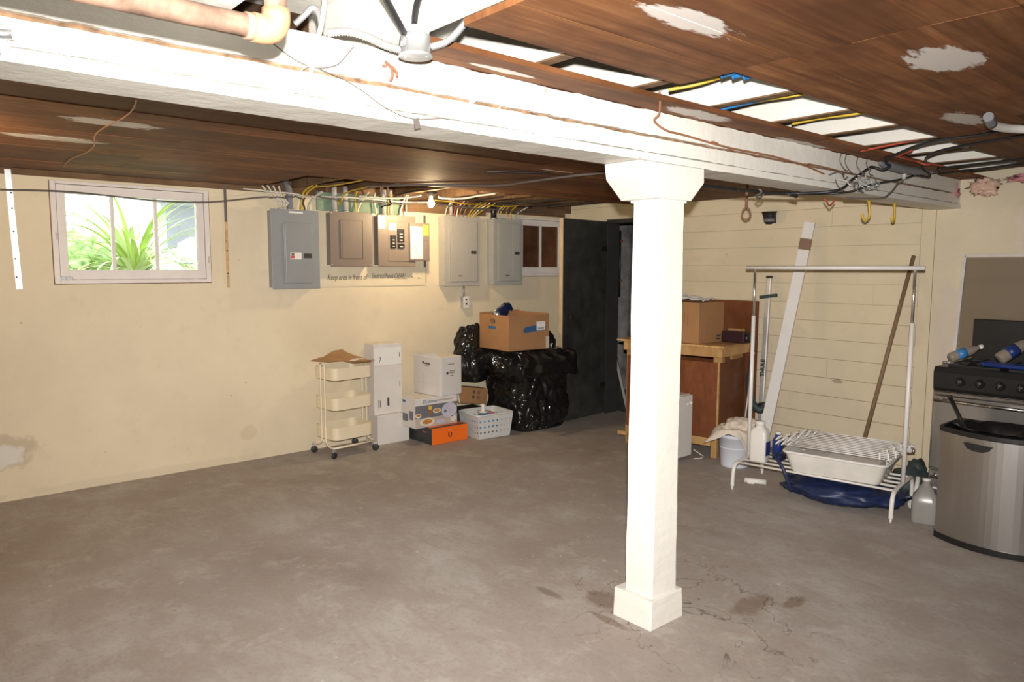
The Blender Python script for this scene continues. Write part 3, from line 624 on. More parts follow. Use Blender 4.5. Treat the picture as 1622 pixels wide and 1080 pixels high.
# conduit end under the right ceiling
t = thing('white_conduit', 'bent white conduit end with grey collar under the right ceiling', 'conduit', (-.97, 3.45, 2.15))
cpts = [(-.972, 3.235, 2.15), (-.985, 3.33, 2.135), (-.985, 3.48, 2.14), (-.95, 3.62, 2.147), (-.86, 3.80, 2.155), (-.72, 3.98, 2.175)]
MB().tube(smooth_pts(cpts)[3:], .017, 12).build('tube', 'pvc', t, world=True)
MB().tube(smooth_pts(cpts)[:6], .018, 12).build('collar', 'conduit_dark', t, world=True)
# insulation at the beam end
def lump(c, r, seed, nu=18, nv=12, amp=.3, fr=2.2):
    c = Vector(c); m = MB()
    def fn(u, v):
        a = 2 * math.pi * u; b = math.pi * (v - .5) * .999; d = Vector((math.cos(b) * math.cos(a), math.cos(b) * math.sin(a), math.sin(b)))
        k = 1 + amp * noise.noise(d * fr + Vector((seed, seed * 2, 0)))
        return c + Vector((d.x * r[0], d.y * r[1], d.z * r[2])) * k
    return m.grid(fn, nu, nv, True)
tag(lump((-1.93, 5.78, 2.11), (.035, .06, .075), 2, 26, 18, .7, 4).build('insulation_tuft', 'insul_pink'), 'pink insulation tuft stuffed at the beam end', 'insulation')
tag(lump((-1.735, 5.80, 2.14), (.085, .045, .055), 5, 26, 18, .8, 4).build('insulation_tuft', 'insul'), 'tan insulation tuft hanging against the wall right of the beam', 'insulation')
tag(lump((-1.42, 5.80, 2.178), (.17, .045, .028), 8, 30, 18, .7, 4).build('insulation_tuft', 'insul_pink'), 'long pink insulation tuft under the far ceiling edge', 'insulation')

# hooks, loop and cup near the right wall
def yhook(y, x, d, label):
    t = thing('utility_hook', label, 'hook', (x, y, 1.9))
    dx, dy = d
    MB().tube(smooth_pts([(x, y, 1.998), (x - dx * .1, y - dy * .1, 1.96), (x - dx * .25, y - dy * .25, 1.925), (x - dx * .1, y - dy * .1, 1.893), (x + dx * .45, y + dy * .45, 1.877), (x + dx * .9, y + dy * .9, 1.890), (x + dx, y + dy, 1.918)]), .0075, 10).build('hook_arm', 'wire_yellow', t, world=True)
    MB().tube([(x, y, 2.0), (x, y, 1.985)], .010, 10).build('collar', 'wire_yellow', t, world=True)
yhook(4.74, -2.055, (-.026, -.024), 'yellow vinyl-coated hook under the beam nearer the red wire loop')
yhook(5.08, -2.035, (.006, -.045), 'yellow vinyl-coated hook under the beam nearer its wall end')
t = thing('cord_loop', 'brown cord loop hanging from the ceiling before the plank wall', 'cord', (-3.08, 5.0, 2.2))
MB().tube([(-3.08, 5.0, 2.2), (-3.08, 5.0, 2.03)], .011, 8).build('stem', 'rope', t, world=True)
MB().tube([(-3.08 + .034 * math.cos(a) * (1 if math.sin(a) < 0 else .8), 5.0 + .01 * math.cos(a), 1.985 + .045 * math.sin(a)) for a in [2 * math.pi * k / 24 for k in range(24)]], .007, 8, closed=True).build('loop', 'rope', t, world=True)
t = thing('cup_holder', 'small black tapered cup fixed high on the plank wall', 'holder', (-3.345, 5.8, 1.95))
MB().lathe([(0, 0), (.028, .002), (.043, .02), (.055, .075), (.068, .105), (.072, .108), (.063, .104), (.050, .075), (.0, .03)], (-3.345, 5.79, 1.947), 24, sy=.75).build('cup', 'black', t, world=True)
MB().bx(-3.38, -3.31, 5.83, 5.848, 1.96, 2.04).build('bracket', 'black', t, .002, True)
MB().lathe([(.0445, .022), (.050, .050), (.0508, .050), (.0455, .022)], (-3.345, 5.79, 1.947), 24, sy=.76).build('band', 'conduit_dark', t, world=True)
for x, y, lab, m in ((-2.16, 3.62, 'thin dark wire loop hanging under the beam near the post', 'wire_grey'), (-2.12, 4.35, 'thin red wire loop hanging under the beam', 'wire_red')):
    tag(MB().tube(route(smooth_pts([(x, y - .07, 1.990), (x + .01, y - .05, 1.965), (x, y, 1.948), (x - .01, y + .05, 1.962), (x, y + .07, 1.990)]), .005), .005, 8).build('wire_loop', m), lab, 'wire')

# ------------------------------------------------------------------ left wall: panels, conduits, cables
def scr(p, parent, y, z, x): MB().lathe([(0, .003), (.005, .002), (.006, 0)], (x, y, z), 8, Matrix.Rotation(math.radians(90), 3, 'Y')).build('screw', p, parent, world=True)
XP = -5.70
def panel(label, y0, y1, z0, z1, m, side, door, doorm=None, latch=None, xp=XP, lip=.012):
    t = thing('breaker_panel', label, 'electrical panel', (WA, (y0 + y1) / 2, z0), 0, 'electrical panels on the cream wall')
    MB().bx(WA + .001, xp - .006, y0 + lip, y1 - lip, z0 + lip, z1 - lip).build('box', side, t, 0, True)
    MB().bx(xp - .006, xp, y0, y1, z0, z1).build('cover', m, t, .002, True)
    if door:
        d = MB().bx(xp, xp + .008, *door).build('door', doorm or m, t, .004, True)
        if latch:
            MB().bx(xp + .008, xp + .013, *latch).build('latch', 'latch', d, .001, True)
    return t
p1 = panel('blue-grey breaker panel with a white label beside the garden window', 2.362, 2.775, 1.393, 2.036, 'panel_blue', 'panel_blue', (2.475, 2.71, 1.44, 1.93), None, (2.63, 2.70, 1.645, 1.683))
MB().bx(XP + .008, XP + .0092, 2.515, 2.61, 1.635, 1.69).build('sticker', 'paper', p1, 0, True)
MB().bx(XP + .0092, XP + .0098, 2.520, 2.55, 1.642, 1.667).build('sticker_red', 'red', p1, 0, True)
MB().bx(XP + .0092, XP + .0098, 2.524, 2.548, 1.670, 1.684).build('sticker_mark', 'ink', p1, 0, True)
MB().bx(XP, XP + .0012, 2.515, 2.635, 2.008, 2.022).build('name_strip', 'paper', p1, 0, True)
MB().bx(XP, XP + .007, 2.464, 2.473, 1.445, 1.92).build('hinge_bead', 'panel_blue', p1, .002, True)
p2 = panel('brown-grey breaker panel with closed door above the handwritten note', 2.876, 3.278, 1.578, 2.044, 'panel_brown', 'panel_brown', (2.985, 3.175, 1.645, 1.975), 'panel_brown')
for z0_, z1_, a, b in ((1.648, 1.972, 2.968, 2.982), (1.648, 1.972, 3.178, 3.19)): MB().bx(XP, XP + .010, a, b, z0_, z1_).build('door_rib', 'panel_brown', p2, .003, True)
for y in (2.89, 3.262):
    for z in (1.592, 2.03): scr('galv', p2, y, z, XP)
p3 = panel('brown-grey breaker panel standing open with black breakers', 3.337, 3.728, 1.580, 2.036, 'panel_brown', 'panel_brown', None)
MB().bx(XP, XP + .0015, 3.44, 3.648, 1.63, 1.985).build('dead_front', 'panel_brown', p3, 0, True)
for z in (1.632, 1.985): MB().bx(XP, XP + .006, 3.436, 3.652, z - .003, z + .003).build('rim', 'panel_brown', p3, 0, True)
for a, b, z0_, z1_ in ((3.462, 3.515, 1.745, 1.86), (3.535, 3.60, 1.80, 1.915), (3.535, 3.60, 1.745, 1.785)):
    q = MB().bx(XP, XP + .016, a, b, z0_, z1_).build('breaker', 'black', p3, .002, True)
    for k in range(int((z1_ - z0_) / .03)): MB().bx(XP + .016, XP + .022, a + .012, b - .022, z0_ + .01 + k * .028, z0_ + .020 + k * .028).build('toggle', 'conduit_grey', q, 0, True)
MB().bx(XP, XP + .001, 3.34, 3.41, 1.915, 2.03).build('sticker', 'paper', p3, 0, True)
MB().bx(XP + .0015, XP + .0025, 3.445, 3.525, 1.905, 1.962).build('sticker', 'paper_blue', p3, 0, True)
# its open door folded right, facing the room
dq = MB().bx(XP + .012, XP + .020, 3.655, 3.872, 1.636, 1.978).build('open_door', 'panel_brown', p3, .003, True)
MB().bx(XP + .020, XP + .0212, 3.662, 3.795, 1.652, 1.945).build('directory_card', 'paper', dq, 0, True)
rc = random.Random(2)
for k in range(9):
    a = 3.67 + rc.uniform(0, .05); MB().bx(XP + .0212, XP + .0216, a, a + rc.uniform(.02, .06), 1.665 + k * .018, 1.668 + k * .018).build('ink_line', 'ink', dq, 0, True)
MB().bx(XP + .020, XP + .0212, 3.80, 3.86, 1.865, 1.965).build('yellow_label', 'sticker_yellow', dq, 0, True)
for y in (3.805, 3.822, 3.85): MB().bx(XP + .020, XP + .024, y, y + .010, 1.818, 1.832).build('catch', 'galv', dq, 0, True)
for nm, y0, y1, m, lab in (('p4', 4.048, 4.482, 'panel_grey', 'light grey breaker panel with an outlet hanging below it'), ('p5', 4.655, 5.048, 'panel_grey2', 'light grey breaker panel overlapping the boarded window')):
    t = panel(lab, y0, y1, 1.393, 2.060, m, m, (y0 + .075, y1 - .035, 1.435, 2.02), None, (y1 - .115, y1 - .052, 1.705, 1.737), lip=.006)
    for k in range(5): MB().bx(XP + .008, XP + .0095, y1 - .17 + k * .022, y1 - .166 + k * .022, 1.44, 2.015).build('door_flute', m, t, 0, True)
    MB().bx(XP + .008, XP + .009, y0 + .16, y0 + .21, 1.487, 1.497).build('maker_mark', 'wire_copper' if nm == 'p4' else 'latch', t, 0, True)
    MB().bx(XP, XP + .007, y0 + .060, y0 + .070, 1.44, 2.015).build('hinge_bead', m, t, .002, True)
    if nm == 'p4': p4 = t
    else: p5 = t
t = thing('wall_outlet', 'white surface outlet box on a short conduit below the grey panel', 'outlet', (WA, 4.355, 1.17))
MB().bx(WA + .001, WA + .045, 4.315, 4.385, 1.175, 1.285).build('box', 'galv_dull', t, .003, True)
MB().bx(WA + .045, WA + .051, 4.318, 4.388, 1.172, 1.288).build('plate', 'white_plastic', t, .003, True)
for z in (1.205, 1.245): MB().bx(WA + .051, WA + .052, 4.342, 4.362, z, z + .018).build('socket', 'latch', t, 0, True)
MB().tube([(WA + .03, 4.335, 1.285), (WA + .03, 4.335, 1.40)], .010, 10).build('conduit', 'galv_dull', t, world=True)
# backboard with the handwritten note
bb = thing('note_board', 'cream backing board with a handwritten note under the panels', 'board', (WA, 3.35, 1.41))
MB().bx(WA + .0005, WA + .008, 2.80, 3.90, 1.405, 1.575).build('board', 'backboard', bb, 0, True)
text('note_text', 'Keep area in front of', .066, (WA + .0085, 2.885, 1.462), FACE_X, 'ink', bb, .25, .68)
text('note_text', 'Electrical Panels CLEAR!', .066, (WA + .0085, 3.318, 1.472), FACE_X, 'ink', bb, .25, .53)
for k, (a, b) in enumerate(((3.735, 3.755), (3.765, 3.78), (3.80, 3.815), (3.825, 3.838))):
    MB().tube([(WA + .0085, a, 1.47 + (.02 if k == 0 else 0)), (WA + .0085, b, 1.485 - k * .003), (WA + .0085, b, 1.465)], .0015, 4).build('pen_stroke', 'ink', bb, world=True)
MB().tube([(WA + .0085, 3.545, 1.463), (WA + .0085, 3.69, 1.467)], .0013, 4).build('pen_stroke', 'ink', bb, world=True)
t = thing('teal_board', 'weathered green board above the brown-grey panels', 'board', (WA, 3.25, 2.0))
for a, b in ((2.80, 3.07), (3.075, 3.34), (3.345, 3.62)): MB().bx(WA + .001, WA + .022, a, b, 2.050, 2.205).build('plank', 'teal', t, .002, True)
t = thing('timber_ledger', 'rough brown timber ledger along the wall top behind the bulb', 'timber', (WA, 3.9, 2.10))
MB().bx(WA + .001, WA + .026, 3.63, 4.62, 2.085, 2.165).build('plank', 'joist_raw', t, .003, True)
MB().bx(WA + .001, WA + .016, 4.62, 5.75, 2.125, 2.215).build('plank', 'joist_raw', t, .003, True)
# straps
def strap(label, y, z0, z1, w, m, holes, m2=None, zc=None, lean=.0):
    t = thing('metal_strap', label, 'strap', (WA, y, z0))
    if m2:
        MB().bx(WA + .002, WA + .006, y - w / 2, y + w / 2, zc, z1).build('upper_strip', m2, t, 0, True)
        wob = MB(); n = 16
        MB().bx(WA + .002, WA + .006, y - w / 2, y + w / 2, z0, zc).build('strip', m, t, 0, True)
    else:
        MB().bar((WA + .004, y + .012, z0), (WA + .004, y - .012, z1), .004, w, (0, 1, 0)).build('strip', m, t, 0, True)
    for z in holes: MB().lathe([(0, .001), (.006, .0008), (.006, 0)], (WA + .006, y, z), 8, Matrix.Rotation(math.radians(90), 3, 'Y')).build('nail_head', 'latch', t, world=True)
strap('bright galvanized strap hanging on the wall left of the garden window', .660, 1.42, 2.20, .036, 'galv', (1.50, 1.62, 1.80, 1.95, 2.05))
strap('narrow strap, tan below and dark above, right of the garden window', 2.043, 1.41, 2.20, .020, 'strap_tan', (1.52, 1.70), 'strap_dark', 1.92)
strap('narrow dark metal strap on the wall beside the open panel door', 3.895, 1.43, 2.06, .024, 'strap_dark', (1.50, 1.53), 'strap_dark', 1.8)

# conduits rising out of the panels
def riser(parent, y, z0, z1, r, m, dx=.05, bend=0):
    pts = [(WA + dx, y, z0), (WA + dx, y, z1 - .06), (WA + dx + bend * .4, y + bend * .1, z1)] if not bend else smooth_pts([(WA + dx, y, z0), (WA + dx, y, z0 + (z1 - z0) * .55), (WA + dx + bend * .3, y - abs(bend) * .35, z0 + (z1 - z0) * .85), (WA + dx + bend, y - abs(bend) * .7, z1)])
    MB().tube(pts, r, 12).build('conduit', m, parent, world=True); lay(pts, r); lay([(WA + dx, y, z0), (WA + dx, y, z0 + .018)], r * 1.25)
    MB().tube([(WA + dx, y, z0), (WA + dx, y, z0 + .018)], r * 1.25, 12).build('conduit_nut', 'galv_dull', parent, world=True)
riser(p1, 2.545, 2.03, 2.30, .026, 'conduit_dark', .05, .12)
for y, m, r in ((2.945, 'conduit_grey', .022), (3.05, 'conduit_grey', .022)): riser(p2, y, 2.04, 2.26, r, m)
for y, m, r in ((3.43, 'conduit_grey', .022), (3.50, 'conduit_grey', .018)): riser(p3, y, 2.03, 2.26, r, m)
riser(p4, 4.17, 2.055, 2.24, .016, 'conduit_grey'); riser(p5, 4.70, 2.055, 2.20, .030, 'black')
def drop(label, y, z0, pts, r, m): wire('cable', label, [(WA + .055, y, z0)] + pts, r, m, 'cables rising from the panels')
k_ = 0
for y, dy in ((2.456, -.16), (2.473, -.13), (2.490, -.10), (2.507, -.07)):
    wire('cable', 'white cable fanning out of the blue-grey panel top', [(WA + .05, y, 2.0645), (WA + .05, y, 2.09), (WA + .06, y + dy * .5, 2.15), (WA + .10, y + dy, 2.215)], .007, 'wire_white', 'white cables above the blue-grey panel')
MB().bx(WA + .03, WA + .07, 2.448, 2.516, 2.030, 2.052).build('cable_clamp', 'conduit_grey', p1, .003, True)
wire('cable', 'yellow cable behind the white fan above the blue-grey panel', [(WA + .018, 2.50, 2.027), (WA + .018, 2.50, 2.12), (WA + .022, 2.495, 2.165)], .006, 'wire_yellow')
for a, b in ((2.635, 2.68), (2.657, 2.715)):
    wire('cable', 'yellow cable rising from the right of the blue-grey panel', [(WA + .05, a, 2.03), (WA + .055, a + .01, 2.12), (WA + .08, b - .02, 2.19), (WA + .20, b, 2.235)], .008, 'wire_yellow', 'yellow cables right of the dark conduit')
wire('cable', 'yellow cable lying along the joist above the blue-grey panel', [(-5.55, 2.68, 2.213), (-5.35, 2.72, 2.212), (-5.1, 2.73, 2.212), (-4.85, 2.72, 2.212)], .006, 'wire_yellow')
wire('cable', 'grey cable bending off the right corner of the blue-grey panel', [(WA + .05, 2.71, 2.03), (WA + .05, 2.715, 2.09), (WA + .06, 2.76, 2.15), (WA + .10, 2.81, 2.20)], .011, 'conduit_grey')
wire('cable', 'short black cable between yellow cables on the blue-grey panel', [(WA + .06, 2.665, 2.03), (WA + .06, 2.66, 2.08), (WA + .05, 2.645, 2.14)], .007, 'wire_black')
for y, dy, m, lab in ((3.145, -.01, 'wire_yellow', 'yellow cable rising from the closed brown-grey panel'), (3.16, .09, 'wire_white', 'white cable hooking off the closed brown-grey panel'), (3.345, -.03, 'wire_white', 'white cable at the left corner of the open panel'), (3.465, .02, 'wire_yellow', 'thick yellow cable rising from the open panel'), (3.60, .04, 'wire_white', 'white cable rising from the right of the open panel'), (3.66, .0, 'conduit_grey', 'grey cable at the right corner of the open panel')):
    wire('cable', lab, [(WA + .055, y, 2.036), (WA + .055, y, 2.05), (WA + .055, y + dy * .2, 2.10), (WA + .06, y + dy * .7, 2.17), (WA + .10, y + dy, 2.225)], .0075, m)
wire('cable', 'white cable stretched from the light fixture along the joists', [(-5.295, 3.705, 2.185), (-5.28, 3.76, 2.175), (-5.2, 3.9, 2.178), (-5.1, 4.0, 2.20), (-4.95, 4.07, 2.212)], .009, 'wire_white')
wire('cable', 'white cable from the light fixture back over the panels', [(-5.345, 3.555, 2.19), (-5.5, 3.50, 2.18), (-5.62, 3.36, 2.175), (-5.70, 3.15, 2.18)], .007, 'wire_white')
for k, (y, dy, m) in enumerate(((4.10, .02, 'wire_white'), (4.205, .01, 'wire_red'), (4.237, .01, 'wire_white'), (4.27, .02, 'wire_copper'), (4.32, .03, 'wire_copper'), (4.375, .06, 'wire_yellow'), (4.398, .09, 'wire_yellow'), (4.424, .11, 'wire_white'), (4.45, .14, 'wire_yellow'))):
    wire('cable', 'thin %s cable rising from the light grey panel over the outlet' % {'wire_white': 'white', 'wire_red': 'red', 'wire_copper': 'brown', 'wire_yellow': 'yellow'}[m], [(WA + .05, y, 2.058), (WA + .05, y, 2.07), (WA + .055, y + dy * .3, 2.10), (WA + .07, y + dy * .8, 2.15), (WA + .16, y + dy * 1.3, 2.205)], .006, m, 'cables over the outlet panel')
for k, (y, dy, m) in enumerate(((4.758, -.01, 'wire_white'), (4.79, -.005, 'wire_yellow'), (4.90, -.05, 'wire_yellow'), (4.935, -.02, 'wire_yellow'), (4.975, .05, 'conduit_grey'))):
    wire('cable', 'thin %s cable rising from the grey panel before the boarded window' % {'wire_white': 'white', 'wire_yellow': 'yellow', 'conduit_grey': 'grey'}[m], [(WA + .05, y, 2.058), (WA + .05, y, 2.07), (WA + .055, y + dy * .2, 2.10), (WA + .07, y + dy, 2.145), (WA + .16, y + dy * 1.7, 2.19)], .0065, m, 'cables over the window panel')
wire('cable', 'thin grey cable sagging along the wall top across the garden window', [(-5.75, -.5, 2.05), (-5.75, .1, 2.055), (-5.75, .597, 2.063), (-5.75, .948, 2.075), (-5.75, 1.253, 2.062), (-5.75, 1.542, 2.049), (-5.75, 1.899, 2.061), (-5.75, 2.343, 2.128), (-5.75, 2.664, 2.155), (-5.74, 2.9, 2.162)], .006, 'wire_grey')
wire('cable', 'black cable stapled under the left ceiling boards to the post', [(-5.05, 2.85, 2.19), (-4.65, 3.10, 2.188), (-4.25, 3.458, 2.176), (-3.9, 3.50, 2.178), (-3.53, 3.534, 2.185), (-3.216, 3.593, 2.189), (-2.6, 3.6, 2.188)], .009, 'wire_grey')
wire('cable', 'white and black cable lying in a slot of the left ceiling boards', [(-3.75, 3.0, 2.193), (-3.66, 3.12, 2.19), (-3.58, 3.24, 2.19), (-3.53, 3.36, 2.191)], .006, 'wire_black')
wire('wire', 'brown thread hanging along the left ceiling boards', [(-3.025, .754, 2.193), (-3.25, .79, 2.191), (-3.483, .798, 2.190), (-3.72, .785, 2.189), (-3.977, .799, 2.190), (-4.25, .85, 2.189), (-4.539, .877, 2.190), (-4.95, .86, 2.19), (-5.36, .891, 2.191)], .003, 'wire_copper', cat='wire')
for y0_, y1_, x_, z_, r_, m_, lab in ((2.15, 3.95, -5.715, 2.175, .007, 'wire_white', 'white cable running level above the three left panels'), (2.75, 3.75, -5.69, 2.150, .006, 'wire_grey', 'dark cable running level before the green board'),
                                     (4.0, 5.3, -5.70, 2.160, .007, 'wire_grey', 'dark cable running level above the light grey panels'), (3.9, 4.9, -5.62, 2.19, .006, 'wire_yellow', 'yellow cable running level above the light grey panels')):
    n_p = 7; wire('cable', lab, [(x_ + .02 * math.sin(k * 1.7 + y0_), y0_ + (y1_ - y0_) * k / (n_p - 1), z_ - .012 * math.sin(math.pi * k / (n_p - 1)) + .006 * math.sin(k * 2.3)) for k in range(n_p)], r_, m_)
for y_, m_, lab in ((2.95, 'wire_yellow', 'yellow cable looping from the wall to the joists over the closed panel'), (3.42, 'wire_black', 'black cable looping from the wall to the joists over the open panel'), (4.30, 'wire_black', 'black cable looping from the wall to the joists above the outlet panel')):
    wire('cable', lab, [(-5.76, y_, 2.10), (-5.72, y_ + .03, 2.165), (-5.58, y_ + .05, 2.205), (-5.38, y_ + .04, 2.212), (-5.15, y_ + .02, 2.212)], .007, m_)
# crates of insulation and pipe above the second window
for i, (x, y, r, m, lab) in enumerate(((-5.20, 4.29, (.28, .15, .03), 'insul', 'tan insulation batt between joists above the light grey panels'), (-5.15, 4.77, (.32, .14, .03), 'insul', 'tan insulation batt between joists above the boarded window'), (-5.15, 5.25, (.30, .15, .03), 'insul', 'tan insulation batt between joists near the doorway'))):
    tag(lump((x, y, 2.30), (r[0], r[1], .05), i + 3, 16, 8, .25).build('insulation_batt', m), lab, 'insulation')
for y, x1, lab in ((4.70, -5.0, 'dark cable across the joists above the boarded window'), (5.12, -4.9, 'dark cable across the joists near the doorway')):
    wire('cable', lab, [(WA + .05, y - .1, 2.20), (-5.5, y, 2.208), (-5.2, y + .1, 2.211), (x1, y + .2, 2.212)], .008, 'wire_black')

# light bulbs: one in view, one just outside the frame on the left
def lamp(label, x, y, z, watt, off=''):
    lay([(x, y, z), (x, y, z - .045)], .055)
    t = thing('bulb_fixture', label, 'light', (x, y, z))
    MB().lathe([(0, 0), (.055, 0), (.055, -.012), (.035, -.035), (.022, -.045), (0, -.045)], (x, y, z), 20).build('socket', 'porcelain_dark', t, world=True)
    MB().lathe([(.013, -.045), (.013, -.06), (.016, -.066), (.027, -.085), (.030, -.100), (.027, -.117), (.016, -.128), (0, -.131)], (x, y, z), 20).build('bulb' + off, 'bulb', t, world=True)
    d = bpy.data.lights.new('bulb_light' + off, 'POINT'); d.energy = watt; d.color = (1.0, .74, .42); d.shadow_soft_size = .03
    o = bpy.data.objects.new('bulb_light' + off, d); COL.objects.link(o); o.parent = t; o.location = (0, 0, -.175)
lamp('lit bare bulb in a dark socket above the open panel', -5.30, 3.632, 2.222, 25)
lamp('lit bare bulb in a dark socket on the left ceiling boards', -4.10, .02, 2.198, 22, '_left_offscreen')   # its glow shows on the left ceiling boards

# ------------------------------------------------------------------ boxes, cart and bags along the left wall
ct = thing('utility_cart', 'cream three-tier rolling cart beside the white boxes', 'cart', (-5.56, 2.90, 0), math.radians(5.5))
def rrect(hx_, hy_, r, n=6):
    out = []
    for cx, cy, a0 in ((hx_ - r, hy_ - r, 0), (-hx_ + r, hy_ - r, 90), (-hx_ + r, -hy_ + r, 180), (hx_ - r, -hy_ + r, 270)):
        out += [(cx + r * math.cos(math.radians(a0 + 90 * k / n)), cy + r * math.sin(math.radians(a0 + 90 * k / n))) for k in range(n + 1)]
    return out
def tray(hx_, hy_, r, z0, z1, th=.006):
    m = MB(); o = rrect(hx_, hy_, r); i_ = rrect(hx_ - th, hy_ - th, r - th); n = len(o)
    vs = [(x, y, z0) for x, y in o] + [(x, y, z1) for x, y in o] + [(x, y, z1) for x, y in i_] + [(x, y, z0 + th) for x, y in i_]
    fs = [tuple(reversed(range(n))), tuple(3 * n + k for k in range(n))]
    for a in range(3): fs += [(a * n + k, a * n + (k + 1) % n, (a + 1) * n + (k + 1) % n, (a + 1) * n + k) for k in range(n)]
    return m.add(vs, fs)
for z0_, z1_ in ((.645, .745), (.395, .495), (.145, .250)): tray(.155, .195, .05, z0_, z1_).build('tray', 'cart', ct, .002)
for sy in (-1, 1):
    for sx in (-1, 1):
        MB().tube(smooth_pts([(sx * .030, sy * .204, .775), (sx * .030, sy * .204, .4), (sx * .030, sy * .204, .16), (sx * .045, sy * .204, .110), (sx * .09, sy * .205, .088), (sx * .15, sy * .205, .085)], 6), .0085, 8).build('post', 'cart', ct)
    MB().tube([(-.030, sy * .204, .773), (.030, sy * .204, .773)], .0085, 8).build('handle', 'cart', ct)
for sx in (-1, 1): MB().tube([(sx * .15, -.21, .085), (sx * .15, .21, .085)], .009, 8).build('rail', 'cart', ct)
for sx in (-1, 1):
    for sy in (-1, 1):
        a = rotz(random.uniform(-.9, .9))
        c_ = MB().box((sx * .155, sy * .205, .062), (.014, .032, .040), a).build('caster', 'galv_dull', ct)
        MB().lathe([(0, -.011), (.022, -.011), (.029, -.006), (.029, .006), (.022, .011), (0, .011)], (sx * .155, sy * .205, .029), 18, a @ Matrix.Rotation(math.radians(90), 3, 'Y')).build('wheel', 'black_rubber', c_)
t = thing('kraft_paper', 'crumpled brown kraft paper lying on top of the cart', 'paper', (-5.57, 2.90, .758), math.radians(5.5))
def kp(u, v):
    x = (u - .5) * .30; y = (v - .5) * .44
    return (x, y, .030 + .022 * math.sin(v * 5 + u) + .085 * max(0, 1 - abs(v - .70) / .42) * (1 - u) + .012 * noise.noise(Vector((u * 5, v * 5, 1))))
MB().grid(kp, 12, 18, sm=False).build('sheet', 'kraft', t, solid=.002)
MB().grid(lambda u, v: (.10 + u * .06, .0 + v * .20, .035 + .012 * math.sin(v * 4)), 5, 9, sm=False).build('white_sheet', 'paper', t, solid=.002)

tag(MB().bx(-5.775, -5.555, 3.22, 3.545, 0, .262).build('white_carton', 'white_card', None, .004), 'plain low white carton under the tall white carton', 'box')
t = thing('white_carton', 'tall narrow white carton with small black marks beside the cart', 'box', (-5.69, 3.35, .262))
MB().bx(-5.775, -5.600, 3.215, 3.50, .263, .895).build('carton', 'white_card', t, .004, True)
MB().bx(-5.5998, -5.5985, 3.217, 3.498, .70, .705).build('flap_line', 'tape', t, 0, True)
MB().bx(-5.60, -5.5985, 3.22, 3.497, .705, .86).build('tape_panel', 'paper', t, 0, True)
for y0_, y1_, z0_, z1_ in ((3.345, 3.365, .335, .41), (3.475, 3.481, .77, .81), (3.475, 3.481, .50, .55), (3.255, 3.262, .32, .40), (3.27, 3.276, .33, .39)): MB().bx(-5.5985, -5.5975, y0_, y1_, z0_, z1_).build('print_mark', 'ink', t, 0, True)
text('print_letter', '7', .06, (-5.5985, 3.262, .735), FACE_X, 'ink', t)

ob = thing('shoe_box', 'orange-fronted box with a black side on the floor', 'box', (-5.445, 3.782, 0))
MB().bx(-5.64, -5.252, 3.585, 3.982, 0, .146).build('carton', 'black_card', ob, .003, True)
MB().bx(-5.252, -5.250, 3.586, 3.981, .001, .146).build('orange_front', 'orange', ob, 0, True)
MB().bx(-5.60, -5.30, 3.60, 3.97, .146, .147).build('orange_lid', 'orange', ob, 0, True)
for s_ in (-1, 1): MB().prism([(0, 0), (.011, .003), (.017, .02), (.017, .042), (.006, .052), (.008, .028)], lambda u, v, w: (w, 3.784 + s_ * (u + .003), .045 + v), -5.250, -5.2492).build('emblem', 'black', ob, world=True)
MB().bx(-5.250, -5.2495, 3.765, 3.803, .113, .117).build('print_mark', 'print_tan', ob, 0, True)
MB().bx(-5.39, -5.33, 3.5843, 3.585, .098, .108).build('side_mark', 'red', ob, 0, True)
ab = thing('appliance_box', 'printed kitchen appliance carton with food photos on the orange box', 'box', (-5.45, 3.70, .148))
MB().bx(-5.548, -5.335, 3.468, 3.925, .1485, .414).build('carton', 'white_card', ab, .003, True)
X_ = -5.335
MB().bx(X_, X_ + .001, 3.47, 3.923, .152, .350).build('photo_print', 'print_grey', ab, 0, True)
MB().bx(X_ + .001, X_ + .0014, 3.47, 3.923, .152, .235).build('photo_table', 'print_tan', ab, 0, True)
text('print_title', 'ZCuisson', .042, (X_ + .001, 3.545, .368), FACE_X, 'print_blue', ab, 0, .95)
MB().bx(X_, X_ + .001, 3.70, 3.88, .372, .388).build('print_line', 'print_tan', ab, 0, True)
def disc(parent, name, m, y, z, ry, rz, x, d=.0006): MB().prism([(math.cos(2 * math.pi * k / 24) * ry, math.sin(2 * math.pi * k / 24) * rz) for k in range(24)], lambda u, v, w: (w, y + u, z + v), x, x + d).build(name, m, parent, world=True)
disc(ab, 'printed_plate', 'plate', 3.595, .197, .08, .034, X_ + .0014); disc(ab, 'printed_food', 'food', 3.595, .199, .055, .022, X_ + .002)
disc(ab, 'printed_plate', 'plate', 3.70, .288, .043, .022, X_ + .001); disc(ab, 'printed_food', 'food', 3.70, .290, .028, .014, X_ + .0016)
disc(ab, 'printed_bowl', 'plate', 3.50, .262, .030, .022, X_ + .001); disc(ab, 'printed_food', 'food', 3.50, .266, .022, .013, X_ + .0016)
disc(ab, 'printed_machine', 'lilac', 3.835, .278, .085, .07, X_ + .0018); disc(ab, 'printed_dial', 'print_grey', 3.79, .272, .014, .014, X_ + .0024)
disc(ab, 'printed_machine', 'lilac', 3.74, .185, .05, .022, X_ + .0018); disc(ab, 'printed_plate', 'plate', 3.88, .195, .03, .03, X_ + .0018)
MB().bx(X_ + .001, X_ + .0016, 3.608, 3.645, .305, .340).build('printed_jar', 'sticker_yellow', ab, 0, True)
MB().bx(X_ + .001, X_ + .0016, 3.605, 3.648, .262, .305).build('printed_cup', 'wire_copper', ab, 0, True)
